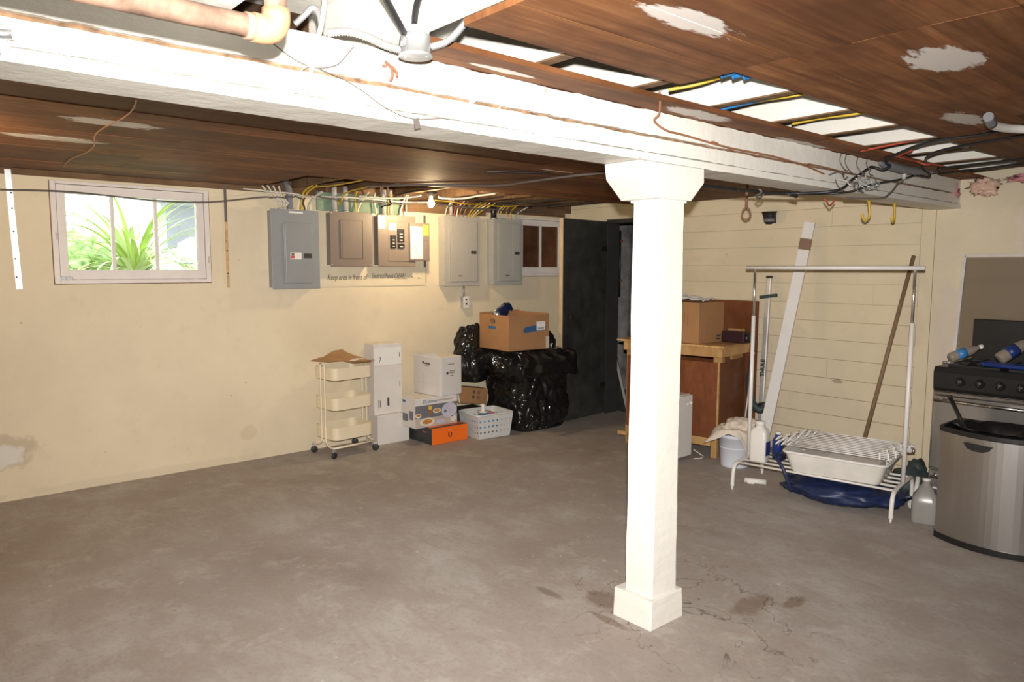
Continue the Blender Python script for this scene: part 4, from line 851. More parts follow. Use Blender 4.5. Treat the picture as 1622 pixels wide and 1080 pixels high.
for a, b, c, d in ((-5.54, -5.49, .37, .39), (-5.54, -5.45, .20, .27), (-5.43, -5.37, .22, .30)): MB().bx(a, b, 3.4672, 3.468, c, d).build('side_print', 'print_grey' if c < .3 else 'print_blue', ab, 0, True)
wb = thing('white_carton', 'white square carton with small print on top of the appliance carton', 'box', (-5.485, 3.815, .415), math.radians(6))
MB().bx(-.185, .185, -.13, .13, .001, .355).build('carton', 'white_card', wb, .006)
MB().prism([(-.18, .0), (.17, .0), (.10, .035), (-.06, .022)], lambda u, v, w: (u, w, .355 + v), -.125, -.121).build('flap', 'white_card', wb)
MB().bx(.185, .1865, -.129, -.105, .002, .354).build('tape_edge', 'paper', wb)
MB().bx(-.185, .185, -.1312, -.1302, .105, .108).build('tape_line', 'tape', wb)
MB().bx(-.05, -.046, -.1312, -.1302, .05, .20).build('crease', 'tape', wb)
for y0_, y1_, z0_, z1_ in ((-.055, -.03, .195, .22), (-.015, .05, .222, .228), (-.015, .05, .205, .212), (-.04, .04, .285, .290), (-.01, .03, .18, .185)): MB().bx(.185, .186, y0_, y1_, z0_, z1_).build('print_mark', 'ink', wb)
for x0_, x1_, z0_, z1_ in ((-.06, -.035, .285, .305), (-.032, .045, .282, .294), (-.02, .04, .265, .271)): MB().bx(x0_, x1_, -.131, -.1302, z0_, z1_).build('print_mark', 'ink', wb)
# small brown carton tilted behind the basket
bc = thing('brown_carton', 'small brown carton with black symbols tilted behind the laundry basket', 'box', (-5.64, 4.325, .20))
Rb = Matrix.Rotation(math.radians(-9), 3, 'X')
MB().box((-5.60, 4.26, .335), (.16, .35, .155), Rb).build('carton', 'cardboard', bc, .003, True)
for dy, dz in ((-.03, .03), (-.03, -.02), (.03, .03), (.03, -.02)): MB().box(Vector((-5.5192, 4.29, .335)) + Rb @ Vector((0, dy, dz)), (.0015, .026 if dy < 0 else .034, .03), Rb).build('print_symbol', 'ink' if dy < 0 else 'rust', bc, world=True)
MB().box(Vector((-5.60, 4.075, .365)) , (.165, .012, .165), Matrix.Rotation(math.radians(12), 3, 'X')).build('white_flap', 'white_card', bc, world=True)
tag(MB().bx(-5.74, -5.50, 4.05, 4.42, 0, .205).build('black_carton', 'black_card', None, .01), 'dark box on the floor behind the laundry basket', 'box')
# laundry basket
bk = thing('laundry_basket', 'pale plastic laundry basket with slotted holes before the black bag', 'basket', (-5.28, 4.222, 0), math.radians(-5))
def basket():
    m = MB(); o0 = rrect(.145, .172, .03, 4); o1 = rrect(.165, .198, .04, 4); n = len(o0)
    return o0, o1, n
o0, o1, n_ = basket()
rows = 12
def bpt(k, t):
    k %= n_; return (o0[k][0] + (o1[k][0] - o0[k][0]) * t, o0[k][1] + (o1[k][1] - o0[k][1]) * t, .22 * t)
# walls built as vertical ribs and horizontal bands so that the holes are open
def wallpt(s, t, side, ins=0.):
    hx0, hy0, hx1, hy1 = .145 - ins, .172 - ins, .165 - ins, .198 - ins
    hx_ = hx0 + (hx1 - hx0) * t; hy_ = hy0 + (hy1 - hy0) * t
    return {0: (hx_, hy_ * s, .22 * t), 1: (-hx_, hy_ * s, .22 * t), 2: (hx_ * s, hy_, .22 * t), 3: (hx_ * s, -hy_, .22 * t)}[side]
wm = MB()
for side in range(4):
    nc = 8
    cols_ = [-1 + 2 * i / nc for i in range(nc + 1)]
    tb = [0, .22, .30, .46, .54, .70, .78, 1.0]
    for i in range(nc):
        a, b = cols_[i], cols_[i + 1]; g = (b - a) * .30
        for j in range(len(tb) - 1):
            hole = j in (1, 3, 5) if False else j in (1, 2, 3, 4, 5)
            strips = [(a, b)] if not (j in (1, 3, 5)) else [(a, a + g), (b - g, b)]
            for p, q in strips:
                for ins in (0., .004):
                    wm.add([wallpt(p, tb[j], side, ins), wallpt(q, tb[j], side, ins), wallpt(q, tb[j + 1], side, ins), wallpt(p, tb[j + 1], side, ins)], [(0, 1, 2, 3)])
wm.bx(-.145, .145, -.172, .172, 0, .006)
wm.build('slotted_wall', 'basket', bk)
MB().tube([(x * 1.02, y * 1.02, .222) for x, y in rrect(.165, .198, .03, 4)], .010, 8, closed=True).build('rim', 'basket', bk)
t = thing('blue_bundle', 'blue wrapped bundle inside the laundry basket', 'bundle', (-5.30, 4.17, .01))
lump((-5.28, 4.215, .115), (.105, .135, .095), 4, 18, 12, .15).build('bundle', 'cyan', t, world=True)
MB().bx(-5.35, -5.22, 4.24, 4.28, .205, .220).build('fold', 'pink', t, .004, True)
t = thing('plunger_bell', 'white plastic drain plunger lying on the basket contents', 'plunger', (-5.22, 4.14, .225))
MB().lathe([(0, 0), (.035, 0), (.055, .012), (.058, .020), (.040, .016), (.02, .022), (.016, .035), (.016, .075), (.012, .085), (0, .086)], (-5.22, 4.14, .226), 18).build('bell', 'white_plastic', t, world=True)
MB().tube([(-5.22, 4.14, .295), (-5.22, 4.115, .305)], .010, 8).build('spout', 'white_plastic', t, world=True)

# black bag pile
bg_ = thing('black_bag_pile', 'big bundle wrapped in wrinkled black plastic beside the door', 'bag', (-5.33, 4.80, 0))
def bagfn(u, v):
    a = 2 * math.pi * u
    prof = [(0, .0), (.92, .0), (1.0, .08), (1.0, .30), (.97, .50), (1.02, .66), (1.0, .74), (.88, .785), (.55, .79), (0, .79)]
    k = v * (len(prof) - 1); i = min(int(k), len(prof) - 2); f = k - i
    r = prof[i][0] + (prof[i + 1][0] - prof[i][0]) * f; z = prof[i][1] + (prof[i + 1][1] - prof[i][1]) * f
    cx, cy = -5.37, 4.80; rx, ry = .33, .385
    sq = (abs(math.cos(a)) ** 4 + abs(math.sin(a)) ** 4) ** -.25
    x = rx * sq * .95 * math.cos(a) * r; y = ry * sq * .95 * math.sin(a) * r
    if z > .47:
        x *= 1.02
        if y < 0: y *= .84 + .38 * min(1, (z - .47) / .12)
    elif y < 0: y *= .84
    p = Vector((cx + x, cy + y, z)); q = Vector((x * 5, y * 5, z * 3.5))
    if .02 < z:
        w = .028 * noise.noise(q * 1.1) + .045 * (abs(noise.noise(q * 2.0 + Vector((3, 1, 0)))) - .2) + .022 * (abs(noise.noise(q * 4.2)) - .2) + .007 * (abs(noise.noise(q * 8.5)) - .2)
        d = Vector((x, y, 0)); d = d.normalized() if d.length > 1e-4 else Vector((0, 0, 1))
        amt = 1 if z < .78 else .25
        p += d * w * amt * 1.3; p.z += w * .4 * (0 if z > .76 else 1)
    p.x = max(p.x, -5.785); p.z = max(p.z, 0.0)
    if p.y > 5.22: p.y = 5.22 + (p.y - 5.22) * .2
    return p
MB().grid(bagfn, 200, 130, True).build('plastic_sheet', 'bag', bg_, world=True)
def bag2(c, r, seed, nm):
    c = Vector(c)
    def fn(u, v):
        a = 2 * math.pi * u; b = math.pi * (v - .5) * .999; d = Vector((math.cos(b) * math.cos(a), math.cos(b) * math.sin(a), math.sin(b)))
        w = .18 * noise.noise(d * 1.7 + Vector((seed, 0, 0))) + .16 * (abs(noise.noise(d * 3.4 + Vector((0, seed, 0)))) - .2) + .05 * noise.noise(d * 8)
        p = c + Vector((d.x * r[0], d.y * r[1], d.z * r[2])) * (1 + w); p.x = max(p.x, -5.785)
        if p.y < 4.60: p.z = max(p.z, .47)
        if p.y > 4.29 and p.y < 4.86 and p.z > .785: p.x = min(p.x, -5.552)
        return p
    MB().grid(fn, 90, 60, True).build(nm, 'bag', bg_, world=True)
bag2((-5.62, 4.32, .70), (.16, .20, .31), 3, 'bag_top')
bag2((-5.50, 5.10, .76), (.22, .13, .20), 8, 'bag_top')
def flapfn(u, v):
    y = 4.36 + u * .74; out = .04 + .11 * v
    return Vector((-5.055 + out * (.8 + .3 * noise.noise(Vector((u * 5, v * 2, 0)))), y + .03 * math.sin(v * 3), .775 - .19 * v * v - .03 * v + .022 * noise.noise(Vector((u * 7, v * 3, 4)))))
MB().grid(flapfn, 34, 10).build('draped_fold', 'bag', bg_, world=True, solid=.004)
# cardboard box on the bag pile
cb = thing('cardboard_box', 'open brown cardboard box with blue logo patch on the black bags', 'box', (-5.285, 4.575, .80), math.radians(-4))
hxl, hyl, hz = .24, .24, .330
bo = MB(); th = .005
bo.bx(-hxl, hxl, -hyl, hyl, .001, .008); bo.bx(hxl - th, hxl, -hyl, hyl, .008, hz); bo.bx(-hxl, -hxl + th, -hyl, hyl, .008, hz + .01); bo.bx(-hxl + th, hxl - th, hyl - th, hyl, .008, hz + .012)
bo.build('carton', 'cardboard', cb, .0015)
MB().prism([(-hyl, 0), (hyl, 0), (hyl, .015), (0, .008)], lambda u, v, w: (w, u, hz + .010 + v), -hxl, -hxl + th).build('back_flap', 'cardboard', cb)
hw = MB(); nh = 24; ring = [(-.02 + .042 * math.cos(2 * math.pi * k / nh), .265 + .026 * math.sin(2 * math.pi * k / nh)) for k in range(nh)]
def edge_pt(k):
    """the wall's outline seen from the hole's centre in the same direction"""
    c_, s_ = math.cos(2 * math.pi * k / nh), math.sin(2 * math.pi * k / nh); t_ = min(((hxl - th + .02) / c_) if c_ > 1e-6 else 9, ((hxl - th - .02) / -c_) if c_ < -1e-6 else 9, ((hz - .265) / s_) if s_ > 1e-6 else 9, ((.265 - .008) / -s_) if s_ < -1e-6 else 9)
    return (-.02 + c_ * t_, .265 + s_ * t_)
outl = [edge_pt(k) for k in range(nh)]
for cx_, cz_ in ((hxl - th, hz), (-hxl + th, hz), (-hxl + th, .008), (hxl - th, .008)):
    i_ = min(range(nh), key=lambda k: (outl[k][0] - cx_) ** 2 + (outl[k][1] - cz_) ** 2); outl[i_] = (cx_, cz_)
vs_ = [(x, y, z) for y in (-hyl, -hyl + th) for lst in (ring, outl) for x, z in lst]; fs_ = []
for k in range(nh):
    k2 = (k + 1) % nh
    fs_ += [(k, k2, nh + k2, nh + k), (2 * nh + k, 3 * nh + k, 3 * nh + k2, 2 * nh + k2), (k, 2 * nh + k, 2 * nh + k2, k2), (nh + k, nh + k2, 3 * nh + k2, 3 * nh + k)]
hw.add(vs_, fs_).build('wall_with_hand_hole', 'cardboard', cb)
MB().bx(-.085, .035, -hyl - .001, -hyl, .195, .222).build('blue_print', 'print_blue', cb)
MB().prism([(-.06, 0), (.20, .018), (.20, .062), (.05, .065), (-.05, .052), (-.075, .02)], lambda u, v, w: (w, u, .165 + v), hxl, hxl + .001).build('blue_logo_patch', 'print_blue', cb)
MB().bx(hxl + .001, hxl + .002, .085, .19, .185, .265).build('shipping_label', 'paper', cb)
for z in (.195, .203, .25): MB().bx(hxl + .002, hxl + .0025, .10, .175, z, z + (.005 if z < .21 else .003)).build('label_line', 'ink', cb)
MB().bx(hxl, hxl + .001, .20, hyl, .01, .12).build('tape_strip', 'tape', cb)
t = thing('folded_bag', 'dark navy glossy packet sticking out of the cardboard box', 'packet', (-5.42, 4.53, .815))
def pk(u, v): return Vector((-5.45 + .10 * u + .03 * math.sin(v * 3), 4.42 + .20 * v, 1.09 + .14 * math.sin(min(1, u * 1.4) * 1.7) * math.sin(.4 + v * 2.2) + .02 * noise.noise(Vector((u * 6, v * 6, 0)))))
MB().grid(pk, 12, 12, sm=False).build('packet', 'navy', t, world=True, solid=.004)
lump((-5.40, 4.45, 1.12), (.04, .035, .055), 9, 12, 8, .5, 3).build('foil_edge', 'galv', t, world=True)
MB().bx(-5.45, -5.35, 4.46, 4.58, .815, 1.10).build('inner_body', 'black', t, .01, True)

# ------------------------------------------------------------------ bench group by the right wall
wbn = thing('workbench', 'pine-framed workbench with brown hardboard panels', 'workbench', (-3.325, 5.115, 0), math.radians(9))
BL = -.93; BD = .56          # local: right front corner at the origin
MB().bx(BL - .02, .02, -.02, BD + .01, .925, .942).build('top', 'pine', wbn, .003)
MB().bx(BL, 0, 0, .037, .845, .925).build('front_apron', 'pine', wbn, .003)
MB().bx(-.037, 0, .037, BD, .845, .925).build('side_apron', 'pine', wbn, .003)
MB().bx(BL, BL + .037, .037, BD, .845, .925).build('side_apron', 'pine', wbn, .003)
for x, y in ((-.06, .045), (-.06, BD - .04), (BL + .045, .045), (BL + .045, BD - .04)): MB().bx(x - .025, x + .025, y - .02, y + .02, 0, .845).build('leg', 'pine', wbn, .003)
MB().bx(BL + .02, -.09, .02, .055, .095, .165).build('front_rail', 'pine', wbn, .003)
MB().bx(BL + .03, -.035, .016, .022, .165, .800).build('front_panel', 'ply', wbn)
MB().bx(-.033, -.027, .030, BD - .02, .165, .835).build('side_panel', 'ply', wbn)
MB().bx(BL + .010, BL + .016, .06, BD - .02, .10, .845).build('side_panel', 'ply', wbn)
MB().bx(-.040, -.026, .012, .030, .165, .845).build('corner_strip', 'pine', wbn, .001)
MB().bx(-.027, -.008, .22, .44, .812, .85).build('cleat', 'pine', wbn)
MB().bx(-.07, .004, -.004, .05, .805, .845).build('corner_block', 'pine', wbn, .003)
MB().bx(BL - .06, BL + .04, .02, .055, .065, .10).build('left_rail_stub', 'pine', wbn, .002)
MB().bx(BL - .09, BL - .02, .03, .40, .922, .934).build('top_board_end', 'pine', wbn, .002)
tag(MB().bx(-4.28, -3.435, 5.815, 5.835, .0, 1.283).build('hardboard_sheet', 'ply', None, .001), 'tall brown hardboard sheet standing behind the workbench', 'board')
t = thing('cardboard_box', 'brown cardboard box with printed side on the workbench', 'box', (-3.75, 5.25, .942), math.radians(0))
MB().bx(-3.92, -3.545, 5.10, 5.46, .943, 1.285).build('carton', 'cardboard', t, .003, True)
for k in range(3): MB().bx(-3.73 + k * .035, -3.725 + k * .035, 5.099, 5.10, 1.03 + k * .03, 1.20).build('print_line', 'rust', t, 0, True)
MB().bx(-3.545, -3.544, 5.36, 5.42, .965, .98).build('print_mark', 'ink', t, 0, True); MB().bx(-3.545, -3.544, 5.36, 5.42, .99, 1.005).build('print_mark', 'ink', t, 0, True)
t = thing('white_paper', 'crumpled white paper bag on the workbench cardboard box', 'paper', (-3.72, 5.25, 1.287))
MB().grid(lambda u, v: Vector((-3.90 + u * .32, 5.13 + v * .26, 1.292 + .055 * (1 - u) * (1 - abs(v - .5)) + .025 * noise.noise(Vector((u * 5, v * 5, 2))) + .012)), 14, 12, sm=False).build('sheet', 'paper', t, world=True, solid=.003)
t = thing('dark_case', 'dark burgundy long case lying on the workbench', 'case', (-3.44, 5.45, .942))
MB().box((-3.43, 5.47, .991), (.24, .10, .095), rotz(-.1)).build('case', 'burgundy', t, .01, True)
MB().lathe([(0, -.02), (.035, -.02), (.042, 0), (.035, .02), (0, .02)], (-3.305, 5.455, .991), 12, Matrix.Rotation(math.radians(80), 3, 'Y')).build('end_clip', 'black', t, world=True)
tag(MB().bx(-3.58, -3.46, 5.58, 5.66, .943, 1.05).build('wood_offcut', 'pine', None, .003), 'small pine offcut behind the dark case on the workbench', 'wood block')
t = thing('pink_bottle', 'pale pink ornate bottle on the left end of the workbench', 'bottle', (-4.13, 5.10, .942))
MB().lathe([(0, 0), (.035, 0), (.038, .03), (.03, .06), (.04, .10), (.033, .14), (.042, .17), (.036, .22), (.022, .26), (.012, .27), (.012, .30), (0, .30)], (-4.13, 5.10, .943), 16).build('body', 'insul', t, world=True)
for k in range(3): MB().lathe([(0, 0), (.014, .004), (.012, .018), (0, .022)], (-4.175, 5.09, .97 + k * .05), 8).build('knob', 'white_plastic', t, world=True)
t = thing('yellow_strap', 'yellow plastic strap hanging on the bench front', 'strap', (-3.67, 5.07, .6))
MB().bar((-3.74, 5.03, .845), (-3.74, 5.03, .62), .05, .012, (0, 1, 0)).build('strap', 'wire_yellow', t, .003, True)
MB().bx(-3.765, -3.715, 5.015, 5.037, .60, .66).build('buckle', 'sticker_yellow', t, .003, True)
fr = thing('mini_fridge', 'small white fridge standing before the workbench', 'fridge', (-3.78, 4.85, 0))
MB().bx(-3.86, -3.545, 4.73, 5.015, .015, .535).build('cabinet', 'fridge', fr, .01, True)
MB().bx(-3.545, -3.52, 4.735, 5.01, .02, .53).build('door', 'fridge', fr, .008, True)
MB().lathe([(0, .012), (.012, .010), (.014, 0)], (-3.52, 4.985, .465), 10, Matrix.Rotation(math.radians(90), 3, 'Y')).build('knob', 'white_plastic', fr, world=True)
MB().lathe([(0, .008), (.010, .006), (.012, 0)], (-3.52, 4.945, .458), 10, Matrix.Rotation(math.radians(90), 3, 'Y')).build('knob', 'white_plastic', fr, world=True)
for x in (-3.83, -3.57):
    for y in (4.75, 4.99): MB().lathe([(0, 0), (.014, 0), (.014, .016), (0, .016)], (x, y, 0), 10).build('foot', 'black', fr, world=True)
wire('power_cord', 'white power cord curling on the floor beside the small fridge', [(-3.55, 5.08, .05), (-3.50, 5.12, .008), (-3.46, 5.10, .006), (-3.44, 5.02, .006), (-3.47, 4.97, .006)], .005, 'wire_white', cat='cord')
# bucket with rag
bu = thing('bucket', 'pale blue-white plastic bucket holding a rag', 'bucket', (-3.15, 5.07, 0))
MB().lathe([(0, 0), (.105, 0), (.110, .01), (.128, .235), (.134, .236), (.134, .262), (.128, .262), (.124, .235), (.105, .015), (0, .012)], (-3.15, 5.07, 0), 32).build('pail', 'bucket', bu, world=True)
MB().lathe([(.1195, .150), (.1225, .150), (.1235, .160), (.1205, .160)], (-3.15, 5.07, 0), 32).build('ring', 'bucket', bu, world=True)
rg = thing('rag', 'cream cloth rag heaped over the bucket rim', 'cloth', (-3.15, 5.07, .25))
def ragfn(u, v):
    a = 2 * math.pi * u; n1 = noise.noise(Vector((math.cos(a) * 1.6, math.sin(a) * 1.6, v * 2)))
    fold = .5 + .5 * math.sin(a * 5 + 2 * n1)
    if v < .45:
        k = v / .45; r = .115 * k; z = .315 + .045 * n1 + .02 * math.cos(k * 3) + .02 * noise.noise(Vector((math.cos(a) * 5 * k, math.sin(a) * 5 * k, 3)))
    else:
        k = (v - .45) / .55
        ln = .03 + .215 * max(0, math.cos(a + .05)) ** 5 + .115 * max(0, math.cos(a - math.radians(-140))) ** 4
        r = .115 + .030 * min(1, k * 3) + .035 * k * fold + (.07 * k * max(0, math.cos(a - math.radians(-140))) ** 3) ; z = .315 + .03 * n1 - ln * k * (0.3 + .7 * k)
    px_, py_ = -3.15 + r * math.cos(a), 5.07 + r * math.sin(a)
    if py_ > 4.99: px_ = max(px_, -3.290)
    return Vector((px_, py_, max(z, .02)))
MB().grid(ragfn, 72, 28, True).build('cloth', 'rag', rg, world=True, solid=.006)
lump((-3.12, 5.09, .335), (.12, .10, .055), 12, 30, 16, .35, 2.6).build('cloth_heap', 'rag', rg, world=True)
lump((-3.05, 5.13, .345), (.07, .06, .04), 15, 24, 14, .4, 2.6).build('cloth_heap', 'rag', rg, world=True)

# poles leaning on the plank wall
pl = thing('roof_rack_bar', 'silver roof rack bar with black clamp standing against the plank wall', 'rack bar', (-3.29, 5.74, 0))
MB().bar((-3.285, 5.66, 0), (-3.327, 5.80, 1.49), .030, .045, (1, 0, 0)).build('bar', 'alu', pl, .006, True)
MB().bar((-3.327, 5.80, 1.488), (-3.3275, 5.8015, 1.508), .034, .049, (1, 0, 0)).build('end_cap', 'black', pl, .004, True)
MB().bar((-3.39, 5.765, 1.322), (-3.23, 5.765, 1.345), .028, .028).build('cross_clamp', 'dark_green', pl, .005, True)
MB().tube(smooth_pts([(-3.40, 5.70, .86), (-3.405, 5.68, .74), (-3.395, 5.66, .58), (-3.375, 5.645, .46), (-3.335, 5.63, .40), (-3.27, 5.64, .36), (-3.235, 5.65, .42)], 5), [.018] * 8 + [.032] * 12 + [.034] * 6 + [.03] * 5, 10).build('clamp_arm', 'dark_green', pl, world=True)
MB().bx(-3.30, -3.21, 5.62, 5.70, .34, .42).build('clamp_jaw', 'black', pl, .015, True)
text('brand_print', 'THULE', .050, (-3.288, 5.702, .64), Matrix(((0, -1, 0), (0, 0, -1), (1, 0, 0))), 'black', pl, 0, 1.0, bold=.0016)
pp = thing('white_post', 'long white painted post with brown tape leaning on the plank wall', 'post', (-3.2, 5.5, 0))
A_ = Vector((-3.345, 5.10, 0)); A_ = Vector((-3.19, 5.52, .0)); B_ = Vector((-2.977, 5.79, 1.95)); D_ = (B_ - A_).normalized()
MB().bar(A_ + D_ * .02, A_ + D_ * ((B_ - A_).length * .885), .045, .090, (1, .35, 0)).build('post', 'white_post', pp, .004, True)
MB().bar(A_ + D_ * ((B_ - A_).length * .885), A_ + D_ * ((B_ - A_).length * .93), .047, .092, (1, .35, 0)).build('tape_band', 'brown_tape', pp, .003, True)
MB().bar(A_ + D_ * ((B_ - A_).length * .93), B_, .042, .084, (1, .35, 0)).build('post_end', 'white_post', pp, .003, True)
t = thing('thin_pole', 'thin grey metal pole leaning beside the workbench', 'pole', (-3.32, 5.5, 0))
MB().tube([(-3.315, 5.42, .01), (-3.345, 5.62, .84)], .010, 10).build('pole', 'galv_dull', t, world=True)
MB().tube([(-3.345, 5.62, .84), (-3.3453, 5.6225, .85)], .012, 10).build('cap', 'white_plastic', t, world=True)
br = thing('push_broom', 'brown-handled broom with blue head leaning on the plank wall', 'broom', (-2.3, 5.5, 0))
MB().tube([(-2.315, 5.45, .27), (-2.178, 5.825, 1.668)], [.0155, .0145], 12).build('handle', 'wood_handle', br, world=True)
MB().prism([(-.07, 0), (.07, 0), (.05, .055), (.018, .09), (-.018, .09), (-.05, .055)], lambda u, v, w: (-2.32 + u, w, .19 + v), 5.415, 5.465).build('head', 'deep_blue', br, .004, True)
MB().prism([(-.13, 0), (.13, 0), (.075, .19), (-.075, .19)], lambda u, v, w: (-2.325 + u, w, .005 + v), 5.405, 5.470).build('bristles', 'navy', br, 0, True)

# clothes rack
RK = math.radians(8.5); rk = thing('clothes_rack', 'white metal clothes rail with slatted bottom shelf', 'clothes rack', (-2.33, 4.83, 0), RK)
HL = .515
MB().tube([(-HL - .065, 0, 1.576), (HL + .055, 0, 1.576)], .0135, 12).build('top_rail', 'rack_white', rk)
for s_ in (-1, 1):
    MB().tube([(s_ * HL, 0, 1.20), (s_ * HL, 0, 1.565)], .009, 10).build('upper_post', 'chrome', rk)
    MB().tube([(s_ * HL, 0, .185), (s_ * HL, 0, 1.23)], .014, 12).build('lower_post', 'rack_white', rk)
    MB().tube(smooth_pts([(s_ * HL, -.27, .025), (s_ * HL, -.265, .10), (s_ * HL, -.25, .155), (s_ * HL, -.20, .185), (s_ * HL, 0, .19), (s_ * HL, .20, .185), (s_ * HL, .25, .155), (s_ * HL, .265, .10), (s_ * HL, .27, .025)], 5), .0135, 10).build('leg', 'rack_white', rk)
    for f_ in (-1, 1): MB().tube([(s_ * HL, f_ * .27, .001), (s_ * HL, f_ * .27, .03)], .008, 8).build('foot', 'white_plastic', rk)
for k in range(5):
    y = -.20 + k * .10; MB().tube([(-HL, y, .188), (HL, y, .188)], .008, 8).build('shelf_bar', 'rack_white', rk)
def rl(x, y, z): v = MAT[rk] @ Vector((x, y, z)); return (v.x, v.y, v.z)
# jug on the shelf
j0 = rl(-.395, -.10, .197)
t = thing('white_jug', 'white plastic jug standing on the clothes rack shelf', 'jug', j0, RK)
def rloft(secs, n=6):
    m = MB(); rings = [[(x, y, z) for x, y in rrect(hx_, hy_, r, n)] for hx_, hy_, r, z in secs]; k = len(rings[0])
    vs = [p for r_ in rings for p in r_]; fs = [tuple(reversed(range(k))), tuple((len(rings) - 1) * k + i for i in range(k))]
    for a in range(len(rings) - 1): fs += [(a * k + i, a * k + (i + 1) % k, (a + 1) * k + (i + 1) % k, (a + 1) * k + i) for i in range(k)]
    return m.add(vs, fs, True)
rloft([(.055, .045, .02, 0), (.060, .050, .022, .01), (.060, .050, .022, .205), (.05, .042, .02, .235), (.030, .030, .029, .25), (.030, .030, .029, .262)]).build('body', 'white_plastic', t)
MB().lathe([(0, .292), (.032, .290), (.034, .262), (0, .262)], (0, 0, 0), 18).build('cap', 'white_plastic', t)
MB().bx(.0602, .0615, -.04, .04, .05, .15).build('label', 'deep_blue', t)
t = thing('blue_bottle', 'dark blue bottle standing behind the white jug', 'bottle', rl(-.32, .05, .197), RK)
rloft([(.03, .04, .02, 0), (.032, .042, .02, .14), (.018, .02, .017, .17), (.018, .02, .017, .18)]).build('body', 'deep_blue', t)
MB().lathe([(0, .20), (.02, .198), (.021, .18), (0, .18)], (0, 0, 0), 14).build('cap', 'white_plastic', t)
t = thing('spray_nozzle', 'small white spray nozzle lying on the floor under the clothes rack', 'nozzle', rl(-.45, -.03, 0), RK + .3)
MB().tube([(-.07, 0, .022), (.08, 0, .022)], .020, 10).build('barrel', 'white_plastic', t)
MB().bx(-.05, .0, -.02, .03, .002, .03).build('trigger', 'white_plastic', t, .004)
# tub with folded drying rack
t0 = rl(.135, -.03, .197)
tb_ = thing('storage_tub', 'frosted white storage tub on the clothes rack shelf', 'tub', t0, RK + math.radians(2))
o_ = [(.30, .16, .04, 0), (.36, .205, .05, .135)]
def tubmesh():
    m = MB(); A1 = rrect(.275, .165, .04); B1 = rrect(.318, .205, .05); A2 = rrect(.271, .161, .037); B2 = rrect(.314, .201, .047); k = len(A1)
    vs = [(x, y, 0) for x, y in A1] + [(x, y, .135) for x, y in B1] + [(x, y, .135) for x, y in B2] + [(x, y, .004) for x, y in A2]
    fs = [tuple(reversed(range(k))), tuple(3 * k + i for i in range(k))]
    for a in range(3): fs += [(a * k + i, a * k + (i + 1) % k, (a + 1) * k + (i + 1) % k, (a + 1) * k + i) for i in range(k)]
    return m.add(vs, fs)
tubmesh().build('shell', 'tub', tb_)
MB().tube([(x, y, .137) for x, y in rrect(.324, .211, .05)], .009, 8, closed=True).build('rim', 'rack_white', tb_)
t = thing('tub_contents', 'pale folded sheets packed inside the storage tub', 'sheets', (t0[0], t0[1], t0[2] + .006), RK + math.radians(2))
for k in range(3): MB().bx(-.255 + k * .172, -.09 + k * .172, -.14, .14, .0, .10 + .008 * k).build('sheet_pack', ('white_card', 'paper', 'white_card')[k], t, .01)
d0 = rl(.155, .03, .367)
dr_ = thing('drying_rack', 'folded white wire drying rack lying across the storage tub', 'drying rack', d0, RK + math.radians(1.5))
for layer in range(2):
    z = layer * .030
    for k in range(9):
        y = -.20 + k * .05 + layer * .018
        MB().tube([(-.36 + .008 * k, y, z), (.28 + .010 * k, y, z)], .0045, 6).build('rod', 'rack_white', dr_)
for x in (-.40, -.36, -.32):
    for layer in range(2):
        for k in range(4):
            y = -.17 + k * .105
            MB().tube([(x + .03 * math.cos(a) * .5 + .012 * k * 2, y + .045 * math.sin(a), layer * .03 + .03 * math.cos(a) * .6 + .004) for a in [2 * math.pi * q / 12 for q in range(12)]], .005, 6, closed=True).build('end_link', 'rack_white', dr_)
for x in (.24, .29):
    for k in range(4): MB().box((x + .02 * k, -.16 + k * .105, .018), (.012, .09, .05), rotz(.2)).build('end_link', 'rack_white', dr_, .003)
MB().tube([(.26, .10, .012), (.37, .123, .009)], .017, 10).build('leg_tube', 'rack_white', dr_)
MB().tube([(.28, .17, .03), (.375, .184, .026)], .012, 10).build('leg_tube', 'rack_white', dr_)
MB().tube([(.370, .123, .009), (.390, .127, .009)], .014, 10).build('leg_end', 'chrome', dr_)
# blue tarp bag beneath
b0 = rl(.14, .0, 0)
t = thing('blue_tarp_bag', 'crumpled dark blue tarpaulin bag under the clothes rack', 'bag', b0, RK)
def tarp(u, v):
    a = 2 * math.pi * u; b = math.pi * (v - .5) * .999
    d = Vector((math.cos(b) * math.cos(a), math.cos(b) * math.sin(a), math.sin(b)))
    w = 1 + .16 * noise.noise(d * 2.3) + .14 * (abs(noise.noise(d * 4.5 + Vector((2, 2, 2)))) - .25)
    p = Vector((d.x * .385, d.y * .25, d.z * .085)) * w; p.z = min(max(p.z + .075, .0), .172); return p
MB().grid(tarp, 64, 32, True).build('bag_body', 'navy', t)
MB().tube(smooth_pts([(-.26, -.215, .06), (-.285, -.245, .16), (-.33, -.24, .24), (-.40, -.20, .30)]), .012, 8).build('strap', 'navy', t)
lump((-.39, -.08, .250), (.028, .08, .032), 4, 16, 10, .3).build('bag_corner', 'navy', t)
t = thing('dark_sack', 'dark grey-green sack slumped between clothes rack and stove', 'sack', (-1.935, 5.36, 0), .2)
lump((0, 0, .09), (.12, .14, .105), 7, 24, 16, .3).build('sack_body', 'dark_green', t)
lump((.02, .05, .17), (.06, .08, .07), 11, 18, 12, .4).build('sack_neck', 'dark_green', t)
t = thing('white_paddle', 'small white plastic paddle leaning on the clothes rack leg', 'paddle', (-1.79, 5.02, 0))
MB().tube([(-1.79, 5.02, .04), (-1.80, 5.10, .20)], .014, 8).build('stem', 'white_plastic', t, world=True)
